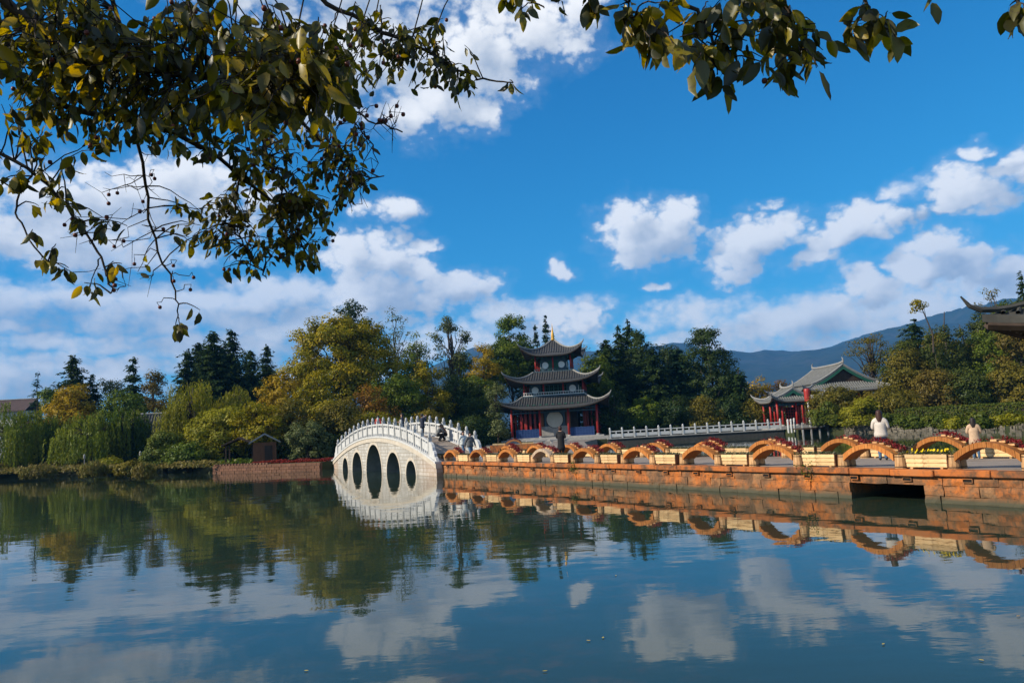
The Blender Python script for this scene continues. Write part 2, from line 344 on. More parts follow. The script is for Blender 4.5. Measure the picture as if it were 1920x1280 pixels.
LAND_Z = 0.7
shore = [(-620, 150), (-230, 118), (-110, 106), (-78, 101), (-65, 98), (-53, 91.5), (-46, 89), (-40, 86), (-33, 80), (-29.6, 75.2), (-17.4, 68.2), (-15.4, 69.6),
         (-13.6, 78), (-11, 92), (-5, 101), (10.6, 102.0), (35, 102.0), (39.8, 94), (52.3, 79.3), (75, 58), (130, 40), (620, 30)]
def land():
    pts = np.array(shore); tg = np.gradient(pts, axis=0); tg /= np.linalg.norm(tg, axis=1)[:, None]
    nrm = np.stack([-tg[:, 1], tg[:, 0]], 1)
    fine = []
    for i in range(len(pts) - 1):
        n = max(2, int(np.linalg.norm(pts[i + 1] - pts[i]) / 1.5)) if -80 < pts[i][0] < 80 else 2
        for k in range(n):
            t = k / n; fine.append(np.concatenate([pts[i] * (1 - t) + pts[i + 1] * t, nrm[i] * (1 - t) + nrm[i + 1] * t]))
    fine.append(np.concatenate([pts[-1], nrm[-1]])); fine = np.array(fine); k = len(fine)
    hard = (fine[:, 0] > -30) & (fine[:, 0] < 76)
    wob = rng.normal(0, 0.25, k) * (~hard)
    a = np.column_stack([fine[:, 0] - fine[:, 2] * (0.4 + wob) * (~hard), fine[:, 1] - fine[:, 3] * (0.4 + wob) * (~hard), np.full(k, -0.4)])
    wd = np.where(hard, 0.06, 1.5)
    b = np.column_stack([fine[:, 0] + fine[:, 2] * wd, fine[:, 1] + fine[:, 3] * wd, np.where(hard, LAND_Z, 0.55 + rng.uniform(0, .2, k))])
    far = np.array([(6000, 30, LAND_Z), (6000, 5600, LAND_Z), (-6000, 5600, LAND_Z), (-6000, 150, LAND_Z)])
    mb = MB(); vs = np.concatenate([a, b, far])
    fs = [(i, i + 1, i + 1 + k, i + k) for i in range(k - 1)] + [tuple(range(k, 2 * k)) + (2 * k, 2 * k + 1, 2 * k + 2, 2 * k + 3)]
    mb.add(vs, fs); me = mb.mesh('park_ground', MT['earth'])
    bm = bmesh.new(); bm.from_mesh(me); bmesh.ops.triangulate(bm, faces=[f for f in bm.faces if len(f.verts) > 4])
    for f in bm.faces:
        if f.normal.z < -0.2: f.normal_flip()
    bm.to_mesh(me); bm.free()
    return tag(link('park_ground', me), 'grassy park ground behind the lake shore', 'ground', kind='structure')
land()
g = MB(); g.add([(-14, -14, 0.8), (9, -14, 0.8), (9, 2.2, 0.8), (2, 3.0, 0.75), (-14, 2.4, 0.8), (-14, 3.4, -.5), (2, 4.0, -.5), (9, 3.2, -.5)], [(0, 1, 2, 3, 4), (4, 3, 6, 5), (3, 2, 7, 6)])
tag(g.build('near_bank', MT['earth']), 'bank on which the overhanging tree stands', 'ground', kind='structure')

def mountains():
    prof = [(-500, 800), (-200, 812), (0, 800), (300, 800), (600, 760), (800, 690), (885, 652), (950, 658), (1100, 660), (1220, 648), (1262, 641), (1350, 659), (1430, 657), (1500, 660), (1560, 650), (1600, 634),
            (1680, 612), (1740, 592), (1800, 574), (1880, 562), (1960, 556), (2100, 540), (2300, 540), (2700, 590)]
    ang = []; hh = []
    for px, py in prof:
        d = ray(px, py); ang.append(math.atan2(d[0], d[1])); hh.append(d[2] / math.hypot(d[0], d[1]))
    az = np.linspace(-0.85, 0.95, 260); rr = np.linspace(1900, 5200, 46)
    ridge = np.interp(az, ang, hh)
    A, Q = np.meshgrid(az, rr)
    def vn(x, y, seed):   # smooth value noise
        r = np.random.default_rng(seed).random((64, 64)); xi = np.floor(x).astype(int); yi = np.floor(y).astype(int); fx = x - xi; fy = y - yi
        fx = fx * fx * (3 - 2 * fx); fy = fy * fy * (3 - 2 * fy); g_ = lambda i, j: r[i % 64, j % 64]
        return (g_(xi, yi) * (1 - fx) + g_(xi + 1, yi) * fx) * (1 - fy) + (g_(xi, yi + 1) * (1 - fx) + g_(xi + 1, yi + 1) * fx) * fy
    X = Q * np.sin(A); Y = Q * np.cos(A)
    n = sum((1 - abs(2 * vn(X / s_, Y / s_, i) - 1)) * wt_ for i, (s_, wt_) in enumerate([(900, .5), (420, .27), (190, .15), (90, .08)]))
    t = (Q - 1900) / 2300.0
    shape = np.where(t < 1, np.clip(t, 0, 1) ** 1.25, 1 - 0.5 * (t - 1) ** 2)
    H = shape * (0.62 + 0.55 * n)
    mx = (H / Q).max(axis=0); H = H / mx[None, :] * (ridge * (1 + .04 * (vn(az * 40, az * 0, 9) - .5) + .025 * (vn(az * 130, az * 0, 11) - .5)))[None, :] + 2.4 * (shape > 0)
    mb = MB(); na, nr = len(az), len(rr)
    vs = np.stack([X, Y, np.maximum(H, 0) - 1.0], -1).reshape(-1, 3)
    fs = [(j * na + i, j * na + i + 1, (j + 1) * na + i + 1, (j + 1) * na + i) for j in range(nr - 1) for i in range(na - 1)]
    mb.add(vs, fs)
    mm = pmat('mountain_forest', [(.010, .022, .014), (.020, .034, .020), (.045, .045, .036)], 0.006, 1.0, dirt=((.007, .016, .011), 0.02, 0.5))
    tag(mb.build('mountain_range', mm, smooth=True), 'blue hazy mountain range rising to the right', 'mountain', kind='structure')
mountains()

# ------------------------------------------------------------------ causeway (walkway on a stained stone wall)
CU = np.array([.5027, -.8645]); CN = np.array([.8645, .5027]); CO = np.array([0, 39.0]); DECK = 0.86
CA = math.atan2(CU[1], CU[0])
def cw(t, off, z=DECK): p = CO + CU * t + CN * off; return np.array([p[0], p[1], z])
def stained():
    m_, nt, b = base_mat('stained_stone')
    n1 = nz(nt, 0.9, 7, 0.72, coord='Position'); n2 = nz(nt, 1.5, 7, 0.75, (1, 1, .5), coord='Position'); n3 = nz(nt, 8, 6, 0.75, coord='Position')
    c = ramp(nt, n1, [(.13, .066, .034), (.25, .112, .044), (.46, .135, .022), (.54, .165, .024)], [.30, .43, .54, .68])
    oi = nt.nodes.new('ShaderNodeObjectInfo')
    c = mixc(nt, ramp(nt, oi.outputs['Random'], [(0, 0, 0), (.55, .55, .55)], [.70, 1.0]), c, (.32, .19, .09))
    c = mixc(nt, ramp(nt, n2, [(0, 0, 0), (.85, .85, .85)], [.46, .60]), c, (.075, .045, .024))
    c = mixc(nt, ramp(nt, n3, [(0, 0, 0), (.7, .7, .7)], [.52, .66]), c, (.05, .036, .022))
    tc = nt.nodes.new('ShaderNodeNewGeometry'); sp = nt.nodes.new('ShaderNodeSeparateXYZ'); nt.links.new(tc.outputs['Position'], sp.inputs[0])
    wl = ramp(nt, sp.outputs[2], [(1, 1, 1), (0, 0, 0)], [.07, .27])     # silt left by the water on the lowest stones
    c = mixc(nt, wl, c, (.065, .06, .034))
    nt.links.new(c, b.inputs['Base Color']); b.inputs['Roughness'].default_value = 0.85; bumpn(nt, b, n3, 0.5, 0.02); return m_
MT['stained'] = stained()
def coping_mat():
    return pmat('coping_stone', [(.20, .080, .038), (.43, .125, .026), (.36, .14, .048)], 1.0, 0.8, 0.3, 0.01, (1, 1, 1), rnd=0.14, coord='Position', dirt=((.085, .052, .03), 1.9, 0.47))
MT['coping'] = coping_mat()
T0, T1 = -11.2, 27.0; CULV = (14.95 + 4.45, 21.95)   # culvert opening along the wall
CULV = (18.97, 21.2)
cwy = thing('stone_causeway', cw(0, 0, 0), CA, 'low stone causeway with rust-orange stained wall and grey paved deck', 'causeway')
# local frame: x along the wall, y away from the lake, z up
mb = MB(); W = 5.4
for a, b_ in ((T0, CULV[0]), (CULV[1], T1)):
    mb.box(((a + b_) / 2, 0.12 + (W - .12) / 2, 0.10), (b_ - a, W - .24, 1.2))
mb.box(((CULV[0] + CULV[1]) / 2, 0.12 + (W - .12) / 2, 0.60), (CULV[1] - CULV[0], W - .244, 0.20))
mb.box(((CULV[0] + CULV[1]) / 2, 4.4, 0.0), (CULV[1] - CULV[0], 1.2, 0.99))
mb.build('core', MT['stained'], cwy)
d_ = MB(); d_.box(((T0 + T1) / 2, W / 2 + .18, 0.78), (T1 - T0, W - .46, 0.156)); d_.build('deck', MT['paving'], cwy)
r2 = np.random.default_rng(3)
x = T0
while x < T1:      # coping slabs on both edges
    L = r2.uniform(1.0, 1.7); L = min(L, T1 - x)
    for side in (0, 1):
        s_ = MB(); yc = 0.14 if side == 0 else W - 0.14
        s_.box((L / 2, 0, 0.0), (L - .012, .40, .17)); me = s_.mesh('coping_slab', MT['coping'], 0.018)
        link('coping_slab', me, cwy, (x, yc - (0.06 if side == 0 else -.06) + r2.uniform(-.03, .02), 0.785 + r2.uniform(-.012, .010))).rotation_euler = (r2.uniform(-.02, .02), r2.uniform(-.006, .006), r2.uniform(-.012, .012))
    x += L
def stone_mesh(L, H, dpt, r):
    s_ = MB(); nx, nz_ = 4, 3; vs = []
    for j in range(nz_):
        for i in range(nx):
            ex = min(i, nx - 1 - i) == 0 or min(j, nz_ - 1 - j) == 0
            vs.append((i / (nx - 1) * L + r.uniform(-.012, .012), (0.016 if ex else 0.0) + r.uniform(-.016, .010), j / (nz_ - 1) * H + r.uniform(-.012, .012)))
    back = [(0, dpt, 0), (L, dpt, 0), (L, dpt, H), (0, dpt, H)]
    fs = [(j * nx + i, j * nx + i + 1, (j + 1) * nx + i + 1, (j + 1) * nx + i) for j in range(nz_ - 1) for i in range(nx - 1)]
    o = nx * nz_; bot = list(range(nx)); top = list(range((nz_ - 1) * nx, nz_ * nx))
    fs += [tuple(bot[::-1]) + (o, o + 1), tuple(top) + (o + 2, o + 3), tuple(range(0, o, nx)) + (o + 3, o), tuple(range(nx - 1, o, nx))[::-1] + (o + 1, o + 2)]
    s_.add(vs + back, fs); return s_
z0 = -0.12
for H in (0.31, 0.27, 0.225):      # three courses of wall stones
    x = T0
    while x < T1 - .05:
        L = min(r2.uniform(0.34, 0.95), T1 - x); xe = x + L
        if z0 < 0.44 and xe > CULV[0] and x < CULV[1]:
            if x < CULV[0] - .25: L = CULV[0] - x; xe = CULV[0]
            else: x = CULV[1]; continue
        me = stone_mesh(L - .007, H - .006, .16, r2).mesh('wall_stone', MT['stained'])
        link('wall_stone', me, cwy, (x, 0.0 + r2.uniform(-.02, .02), z0)); x = xe
    z0 += H
for t in np.arange(T0 + 1.2, T1, 1.62):    # weep holes under the coping; a black plate paints the shade inside
    h_ = MB()
    for dx, dz, sx, sz in ((0, .045, .26, .02), (0, -.045, .26, .02), (-.12, 0, .02, .09), (.12, 0, .02, .09)): h_.box((dx, 0, dz), (sx, .05, sz))
    h_.mi = 1; h_.box((0, .012, 0), (.215, .02, .065)); h_.build('weep_hole', [MT['stained'], MT['black']], cwy, (t, -.035, 0.60))
# landing between causeway and the tower
lp = MB(); lpts = [(-1.6, 50.5), (3.9, 45.9), (5.6, 60), (7.4, 86), (10.5, 102), (-5, 101.9), (-3.0, 88)]
lp.add([(x_, y_, DECK - .03) for x_, y_ in lpts] + [(x_, y_, -.5) for x_, y_ in lpts], [tuple(range(7))] + [(i, (i + 1) % 7, (i + 1) % 7 + 7, i + 7) for i in range(7)])
tag(lp.build('landing_pavement', MT['paving']), 'paved landing between causeway and pagoda', 'pavement', kind='structure')
tag(MB().box((2.0, 0, 0.0), (4.0, .3, .9)).build('low_stone_wall', MT['stained'], None, (-2.2, 62, 0.95), -.12), 'low brown stone kerb wall in front of the pagoda landing', 'wall')

# ------------------------------------------------------------------ arched bridge
BL = np.array([-16.21, 68.47]); BR = np.array([-5.07, 46.94]); BLEN = np.linalg.norm(BR - BL); BD = (BR - BL) / BLEN; BA = math.atan2(BD[1], BD[0])
BN = np.array([-BD[1], BD[0]])           # points away from the lake side
BW = 3.3
def bz(s): return 0.80 + 1.82 * max(0.0, 1 - abs((s - 12.2) / 12.6) ** 2.05)
def bpt(s, w_, z): p = BL + BD * s + BN * w_; return np.array([p[0], p[1], z])
ARCH = [(11.75, 1.95, 2.03), (7.2, 1.42, 1.47), (16.3, 1.46, 1.45), (3.6, .88, 1.0), (19.95, .96, .92)]
def masonry():
    m_, nt, b = base_mat('bridge_masonry')
    tc = nt.nodes.new('ShaderNodeTexCoord'); sp = nt.nodes.new('ShaderNodeSeparateXYZ'); nt.links.new(tc.outputs['Object'], sp.inputs[0])
    cb = nt.nodes.new('ShaderNodeCombineXYZ'); nt.links.new(sp.outputs[0], cb.inputs[0]); nt.links.new(sp.outputs[2], cb.inputs[1])
    br = nt.nodes.new('ShaderNodeTexBrick'); nt.links.new(cb.outputs[0], br.inputs[0])
    br.inputs['Scale'].default_value = 1.0; br.inputs['Brick Width'].default_value = 0.62; br.inputs['Row Height'].default_value = 0.235; br.inputs['Mortar Size'].default_value = 0.020
    br.inputs['Color1'].default_value = (.39, .375, .345, 1); br.inputs['Color2'].default_value = (.51, .495, .46, 1); br.inputs['Mortar'].default_value = (.27, .235, .18, 1)
    n2 = nz(nt, 1.1, 7, 0.7, (1.6, 1, .35)); n3 = nz(nt, 5, 6, 0.7); n4 = nz(nt, 0.4, 3)
    c = mixc(nt, ramp(nt, n2, [(0, 0, 0), (.75, .75, .75)], [.48, .64]), br.outputs[0], (.21, .175, .13))
    c = mixc(nt, ramp(nt, n3, [(0, 0, 0), (.45, .45, .45)], [.5, .7]), c, (.58, .56, .52))
    ends = ramp(nt, sp.outputs[0], [(.7, .7, .7), (0, 0, 0), (0, 0, 0), (.45, .45, .45)], [0.0, 0.07, .86, .99])
    sc = nt.nodes.new('ShaderNodeMath'); sc.operation = 'DIVIDE'; nt.links.new(sp.outputs[0], sc.inputs[0]); sc.inputs[1].default_value = BLEN
    nt.links.new(sc.outputs[0], ends.node.inputs[0])
    c = mixc(nt, mixc(nt, 1.0, ends, ramp(nt, n4, [(.3, .3, .3), (1, 1, 1)]), 'MULTIPLY'), c, (.48, .24, .10))   # rust creeping in from the banks
    nt.links.new(c, b.inputs['Base Color']); b.inputs['Roughness'].default_value = .85
    bumpn(nt, b, br.outputs['Fac'], -0.4, 0.012); return m_
MT['masonry'] = masonry()
MT['cornice'] = pmat('cornice_stone', [(.46, .40, .32), (.60, .54, .45)], 2.2, .8, .2, .01, dirt=((.27, .22, .17), 2.5, .58))
bridge = thing('arched_stone_bridge', (BL[0], BL[1], 0), BA, 'humpbacked bridge with five arches and white stone railings', 'bridge')
def arch_z(s):
    for c, hw, h in ARCH:
        if abs(s - c) < hw: return h * (1 - abs((s - c) / hw) ** 2.1) ** 0.53
    return None
def spandrel():
    edges = set(np.round(np.arange(-0.75, BLEN + .3, 0.25), 3))
    for c, hw, h in ARCH:
        edges = {e for e in edges if not (c - hw - .04 < e < c + hw + .04)}
        edges |= set(np.round(c - hw * np.cos(np.linspace(0, math.pi, 25)), 4))
    ss = sorted(edges); mb = MB()
    for a, b_ in zip(ss[:-1], ss[1:]):
        mid = arch_z((a + b_) / 2); t0, t1 = bz(a) - .12, bz(b_) - .12
        if mid is None: lo0 = lo1 = -.5
        else:
            lo0 = arch_z(a + 1e-5) or 0.0; lo1 = arch_z(b_ - 1e-5) or 0.0
        for y in (0.0, BW): mb.add([(a, y, lo0), (b_, y, lo1), (b_, y, t1), (a, y, t0)], [(0, 1, 2, 3)])
        if mid is not None: mb.mi = 1; mb.add([(a, 0, lo0), (b_, 0, lo1), (b_, BW, lo1), (a, BW, lo0)], [(0, 1, 2, 3)]); mb.mi = 0
    for c, hw, h in ARCH:
        for e in (c - hw, c + hw): mb.mi = 1; mb.add([(e, 0, -.5), (e, BW, -.5), (e, BW, 0.02), (e, 0, .02)], [(0, 1, 2, 3)]); mb.mi = 0
    for e in (ss[0], ss[-1]): mb.add([(e, 0, -.5), (e, BW, -.5), (e, BW, bz(e) - .12), (e, 0, bz(e) - .12)], [(0, 1, 2, 3)])
    me = mb.mesh('spandrel_wall', [MT['masonry'], MT['soffit']]); return link('spandrel_wall', me, bridge)
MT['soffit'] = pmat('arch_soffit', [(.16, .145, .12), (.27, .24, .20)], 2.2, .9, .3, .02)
spandrel()
def follow(s0, s1, zlo, zhi, y0, y1, n=1, mb=None):
    mb = mb or MB(); q = np.linspace(s0, s1, n + 1)
    for a, b_ in zip(q[:-1], q[1:]):
        za, zb = bz(a), bz(b_)
        mb.hexa([(a, y0, za + zlo), (b_, y0, zb + zlo), (b_, y1, zb + zlo), (a, y1, za + zlo), (a, y0, za + zhi), (b_, y0, zb + zhi), (b_, y1, zb + zhi), (a, y1, za + zhi)])
    return mb
follow(-.75, BLEN + .25, -.12, -.02, .0, BW, 60).build('deck', MT['paving'], bridge)
for y0, y1 in ((-.10, .34), (BW - .34, BW + .10)):
    follow(-.8, BLEN + .3, -.40, -.10, y0 + (.04 if y0 < 1 else 0), y1 - (0 if y0 < 1 else .04), 60).build('string_course', MT['cornice'], bridge)
    follow(-.8, BLEN + .3, -.10, .02, y0 - .0, y1 + .0, 60).build('coping', MT['stone_white'], bridge)
for c, hw, h in ARCH:      # raised rings round the openings
    th = np.linspace(0, math.pi, 33); mb = MB()
    for t0, t1 in zip(th[:-1], th[1:]):
        def pp(t, k):
            x_ = -math.cos(t); zz = (1 - abs(x_) ** 2.1) ** .53 if abs(x_) < 1 else 0
            return (c + x_ * (hw + k), (h + k) * zz)
        a0, a1, b0, b1 = pp(t0, 0), pp(t1, 0), pp(t0, .20), pp(t1, .20)
        mb.hexa([(a0[0], -.025, a0[1]), (a1[0], -.025, a1[1]), (a1[0], .05, a1[1]), (a0[0], .05, a0[1]), (b0[0], -.025, b0[1]), (b1[0], -.025, b1[1]), (b1[0], .05, b1[1]), (b0[0], .05, b0[1])])
    mb.build('arch_ring', MT['cornice'], bridge)
NP = 18; PS = np.linspace(1.0, 23.25, NP)
pm = MB(); pm.box((0, 0, .56), (.19, .21, 1.12)); pm.box((0, 0, 1.10), (.23, .25, .05))
pm.lathe([(.055, 1.12), (.085, 1.17), (.095, 1.25), (.08, 1.34), (.04, 1.40), (.008, 1.42)], 10); pmesh = pm.mesh('railing_post', MT['post_stone_shaded'])
for yy in (.10, BW - .10):
    for i, s_ in enumerate(PS):
        link('railing_post', pmesh, bridge, (s_, yy, bz(s_) - .01))
        if i < NP - 1:
            a, b_ = s_ + .09, PS[i + 1] - .09
            mb = follow(a, b_, .19, .66, yy - .04, yy + .04, 2)
            for q in np.linspace(a + .12, b_ - .12, 4): follow(q - .05, q + .05, .015, .195, yy - .05, yy + .05, 1, mb)
            for q in (a + .1, (a + b_) / 2, b_ - .1): follow(q - .05, q + .05, .655, .80, yy - .035, yy + .035, 1, mb)
            mb.build('railing_panel', MT['stone_white'], bridge)
            follow(a - .02, b_ + .02, .79, .91, yy - .075, yy + .075, 2).build('top_rail', MT['stone_white'], bridge)
    for s_, sg in ((PS[-1] + .09, 1), (PS[0] - .09, -1)):      # stepped scroll stones that end each railing
        zz = bz(s_); ze = bz(s_ + sg * 1.25)
        prof = [(0, .0), (0, .88), (.28, .90), (.45, .84), (.58, .70), (.64, .52), (.76, .50), (.86, .40), (.90, .22), (1.02, .20), (1.12, .10), (1.22, .0)]
        prof = [(s_ + sg * a, zz + (ze - zz) * (a / 1.25) + b_) for a, b_ in prof]
        MB().prism(prof, yy - .09, yy + .09, 1).build('scroll_stone', MT['stone_white'], bridge)
# ------------------------------------------------------------------ curved tile roofs
def hip_roof(parent, zi, zo, up, ai, bo, bi=None, bob=None, over=0.35, rib=0.36, name='roof', part_prefix='', ribs_r=.075, ridge='ridge', rr=.13, tile='tile'):
    """four concave slopes: half sizes ai x bi at height zi down to bo x bob at zo, corners swept up by `up`"""
    bi = ai if bi is None else bi; bob = bo if bob is None else bob
    prof = lambda v: zi + (zo - zi) * (1 - (1 - v) ** 1.7)
    def pt(face, x, v):
        hx = (ai + (bo - ai) * v, bi + (bob - bi) * v); h = hx[0] if face in (0, 2) else hx[1]; dpt = hx[1] if face in (0, 2) else hx[0]
        a = 0 if h < 1e-6 else max(-1, min(1, x / h)); u = up * abs(a) ** 4 * v ** 2.2; e = over * abs(a) ** 5 * v ** 3
        X = x + (e if a > 0 else -e); Yv = -(dpt + e)
        p = (X, Yv, prof(v) + u)
        for _ in range(face): p = (-p[1], p[0], p[2])
        return p
    slab = MB(); ribs = MB(); NU, NV = 24, 9
    for face in range(4):
        g_ = []
        for j in range(NV + 1):
            v = j / NV; h = (ai + (bo - ai) * v) if face in (0, 2) else (bi + (bob - bi) * v)
            g_.append([pt(face, h * (2 * i / NU - 1), v) for i in range(NU + 1)])
        top = np.array(g_).reshape(-1, 3); bot = top - np.array([0, 0, .17]); k = NU + 1; o = len(top)
        fs = [(j * k + i, (j + 1) * k + i, (j + 1) * k + i + 1, j * k + i + 1) for j in range(NV) for i in range(NU)]
        fs += [tuple(q + o for q in f[::-1]) for f in fs]
        fs += [(NV * k + i, NV * k + i + o, NV * k + i + 1 + o, NV * k + i + 1) for i in range(NU)]
        slab.add(np.concatenate([top, bot]), fs)
        ho, hi = (bo, ai) if face in (0, 2) else (bob, bi)
        nrib = int(2 * ho / rib)
        for q in range(nrib + 1):
            x = -ho + .06 + (2 * ho - .12) * q / nrib; v0 = 0.0 if abs(x) <= hi else (abs(x) - hi) / (ho - hi)
            if v0 > .96: continue
            pth = np.array([pt(face, x, v) for v in np.linspace(v0, 1.005, 7)]); pth[:, 2] += .045
            ribs.tube(pth, ribs_r, 6)
    r_ = slab.build(name, MT[tile], parent); ribs.build('tile_rows', MT[tile], r_)['kind'] = 'stuff'
    for face in range(4):       # hip ridges that curl up at the corners
        hp = [np.array(pt(face, (ai + (bo - ai) * v) if face in (0, 2) else (bi + (bob - bi) * v), v)) + np.array([0, 0, .10]) for v in np.linspace(0, 1, 12)]
        d_ = hp[-1] - hp[-2]; d_ /= np.linalg.norm(d_)
        hp += [hp[-1] + d_ * .25 + np.array([0, 0, .10]), hp[-1] + d_ * .42 + np.array([0, 0, .32])]
        MB().tube(hp, [rr] * 12 + [rr * .7, rr * .25], 6).build('hip_ridge', MT[ridge], r_)
    ev = MB()
    for face in range(4):       # eave boards below the tiles
        ho = bo if face in (0, 2) else bob
        pth = [np.array(pt(face, x, .975)) - np.array([0, 0, .24]) for x in np.linspace(-ho * .975, ho * .975, 22)]
        ev.tube(pth, .10, 4)
    ev.build('eave_board', MT['darkwood'], r_)
    return r_
def brackets(parent, half, z, h, n, hy=None, col='green'):
    """rows of stepped bracket arms under the eaves"""
    mb = MB(); hy = half if hy is None else hy
    for face in range(4):
        hh, dd = (half, hy) if face in (0, 2) else (hy, half)
        for k in range(n):
            x = -hh + 2 * hh * (k + .5) / n
            for st in range(3):
                wv = .14 + .13 * st; p = (x, -(dd + .10 + .17 * st), z + h * (st + .5) / 3); d_ = (wv, .16 + .1 * st, h / 3 * .8)
                c = p
                for _ in range(face): c = (-c[1], c[0], c[2])
                mb.box(c, d_ if face in (0, 2) else (d_[1], d_[0], d_[2]))
    mb.build('bracket_set', MT[col], parent)['kind'] = 'stuff'
def ring_columns(parent, half, n, z0, z1, r, mat, hy=None, skip=()):
    hy = half if hy is None else hy; seen = set()
    for face in range(4):
        hh, dd = (half, hy) if face in (0, 2) else (hy, half)
        for k in range(n):
            x = -hh + 2 * hh * k / (n - 1); p = (x, -dd, 0)
            for _ in range(face): p = (-p[1], p[0], 0)
            key = (round(p[0], 2), round(p[1], 2))
            if key in seen: continue
            seen.add(key)
            c_ = MB().lathe([(r, 0), (r, z1 - z0)], 10).build('column', MT[mat], parent, (p[0], p[1], z0), smooth=True)
            MB().lathe([(r * 1.5, 0), (r * 1.6, .08), (r * 1.1, .2)], 10).build('column_base', MT['stone_grey'], c_)
def disc(parent, r, x, y, z, mat, name='round_window', rim='whitepaint'):
    mb = MB(); th = np.linspace(0, 2 * math.pi, 33)[:-1]; mb.prism([(r * math.cos(t), r * math.sin(t)) for t in th], -.03, .03, 1)
    o = mb.build(name, MT[mat], parent, (x, y, z))
    rm = MB(); rm.tube([(r * 1.03 * math.cos(t), -.03, r * 1.03 * math.sin(t)) for t in np.linspace(0, 2 * math.pi, 33)], .04, 5, False); rm.build('rim', MT[rim], o)
    return o
def lattice(parent, x, y, z, w_, h, nx, nz_, mat, name='lattice_panel', bar=.04, back='black'):
    f_ = MB()
    for i in range(nx + 1): f_.box((-w_ / 2 + w_ * i / nx, 0, 0), (bar, .06, h + bar))
    for j in range(nz_ + 1): f_.box((0, .005, -h / 2 + h * j / nz_), (w_, .05, bar))
    o = f_.build(name, MT[mat], parent, (x, y, z)); MB().box((0, .06, 0), (w_, .03, h)).build('backing', MT[back], o); return o

# ------------------------------------------------------------------ three-storey pagoda
pc = aty(1048, 822, 116.0); PZ = 0.95
pag = thing('pagoda', (pc[0], pc[1], PZ), -R(8), 'three-storey pagoda with grey upswept tile roofs, red columns and gold spire', 'pagoda')
b_ = MB(); b_.box((0, 0, -.25), (15.2, 15.2, .9)); b_.box((0, 0, .28), (13.9, 13.9, .2)); b_.build('terrace', MT['stone_grey'], pag)
st = MB()
for k in range(3): st.box((-1.5 + 0, -7.7 - .32 * k, .10 - .16 * k), (4.6, .34, .18))
st.build('steps', MT['stone_grey'], pag)
Z1 = .38
ring_columns(pag, 6.1, 4, Z1, 4.6, .17, 'red')
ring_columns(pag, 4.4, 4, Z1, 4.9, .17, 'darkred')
core = MB(); core.box((0, 0, (Z1 + 5.6) / 2), (6.4, 6.4, 5.6 - Z1)); core.build('ground_floor_core', MT['darkwood'], pag)
bm_ = MB()
for hh, z in ((6.1, 4.35), (6.1, 3.95), (4.4, 4.7)):
    for face in range(4):
        c = (0, -hh, z)
        for _ in range(face): c = (-c[1], c[0], c[2])
        bm_.box(c, (2 * hh, .18, .22) if face in (0, 2) else (.182, 2 * hh, .222))
bm_.build('tie_beam', MT['teal'], pag)
# screen wall with the big moon disc
sc = MB(); sc.box((0, -4.75, 2.45), (3.1, .3, 4.1)); sw = sc.build('screen_wall', MT['darkwood'], pag)
MB().box((0, -4.93, 1.15), (4.2, .2, 1.5)).build('stone_panel', MT['stone_grey'], sw)
MB().box((0, -4.93, 2.82), (2.95, .1, 2.55)).build('square_frame', MT['teal'], sw)
disc(sw, 1.18, 0, -5.02, 2.86, 'plaster', 'moon_disc', 'darkwood')
for sx in (-1, 1):
    MB().box((sx * 1.95, -4.85, 2.5), (.62, .2, 4.2)).build('door_post', MT['brownwood'], sw)
    lattice(pag, sx * 3.75, -5.85, 1.0, 3.6, 1.1, 9, 3, 'blue', 'balustrade_panel', .09, 'blue')
    for k in range(4):
        if sx < 0: MB().box((-4.95 + k * .68, -4.5, 2.7), (.30, .14, 3.0)).build('red_door_stile', MT['red'], pag)
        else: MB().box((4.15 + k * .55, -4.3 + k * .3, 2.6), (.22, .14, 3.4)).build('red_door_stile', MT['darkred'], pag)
brackets(pag, 5.9, 3.75 + .8, .55, 13)
hip_roof(pag, 6.25, 4.55, 1.35, 4.55, 7.75)
# second storey
s2 = MB(); s2.box((0, 0, 7.2), (7.0, 7.0, 2.4)); s2.build('second_storey_core', MT['teal'], pag)
MB().box((0, 0, 6.2), (9.3, 9.3, .35)).build('balcony_skirt', MT['teal'], pag)
ring_columns(pag, 4.3, 4, 6.38, 8.3, .12, 'red')
for face in range(4):
    h_ = thing('storey_face', (0, 0, 0), face * math.pi / 2); h_.parent = pag
    for x_ in (-2.75, 2.75): disc(h_, .46, x_, -3.56, 7.25, 'whitepaint')
    for k in range(6):
        o = lattice(h_, -1.6 + k * .64, -3.58, 7.2, .5, 1.35, 2, 3, 'green', 'lattice_window', .06, 'black')
    rl = MB(); rl.box((0, -4.45, 6.85), (8.9, .07, .07)); rl.box((0, -4.45, 6.45), (8.9, .06, .08))
    for k in range(25): rl.box((-4.3 + k * 8.6 / 24, -4.45, 6.62), (.05, .05, .4))
    rl.build('balcony_rail', MT['whitepaint'] if face == 0 else MT['teal'], h_)
    for x_ in (-2.75, 2.75): disc(h_, .36 if False else .44, x_ * .44, -1.93 if True else 0, 10.95, 'whitepaint')
    lattice(h_, 0, -1.95, 10.9, 1.5, 1.35, 4, 3, 'green', 'lattice_door', .07, 'green')
    r3 = MB(); r3.box((0, -2.8, 10.35), (5.6, .06, .07)); r3.box((0, -2.8, 10.02), (5.6, .06, .07))
    for k in range(15): r3.box((-2.7 + k * 5.4 / 14, -2.8, 10.18), (.05, .05, .33))
    r3.build('balcony_rail', MT['teal'], h_)
brackets(pag, 4.15, 8.05, .55, 11)
hip_roof(pag, 9.85, 8.25, 1.25, 2.95, 6.45)
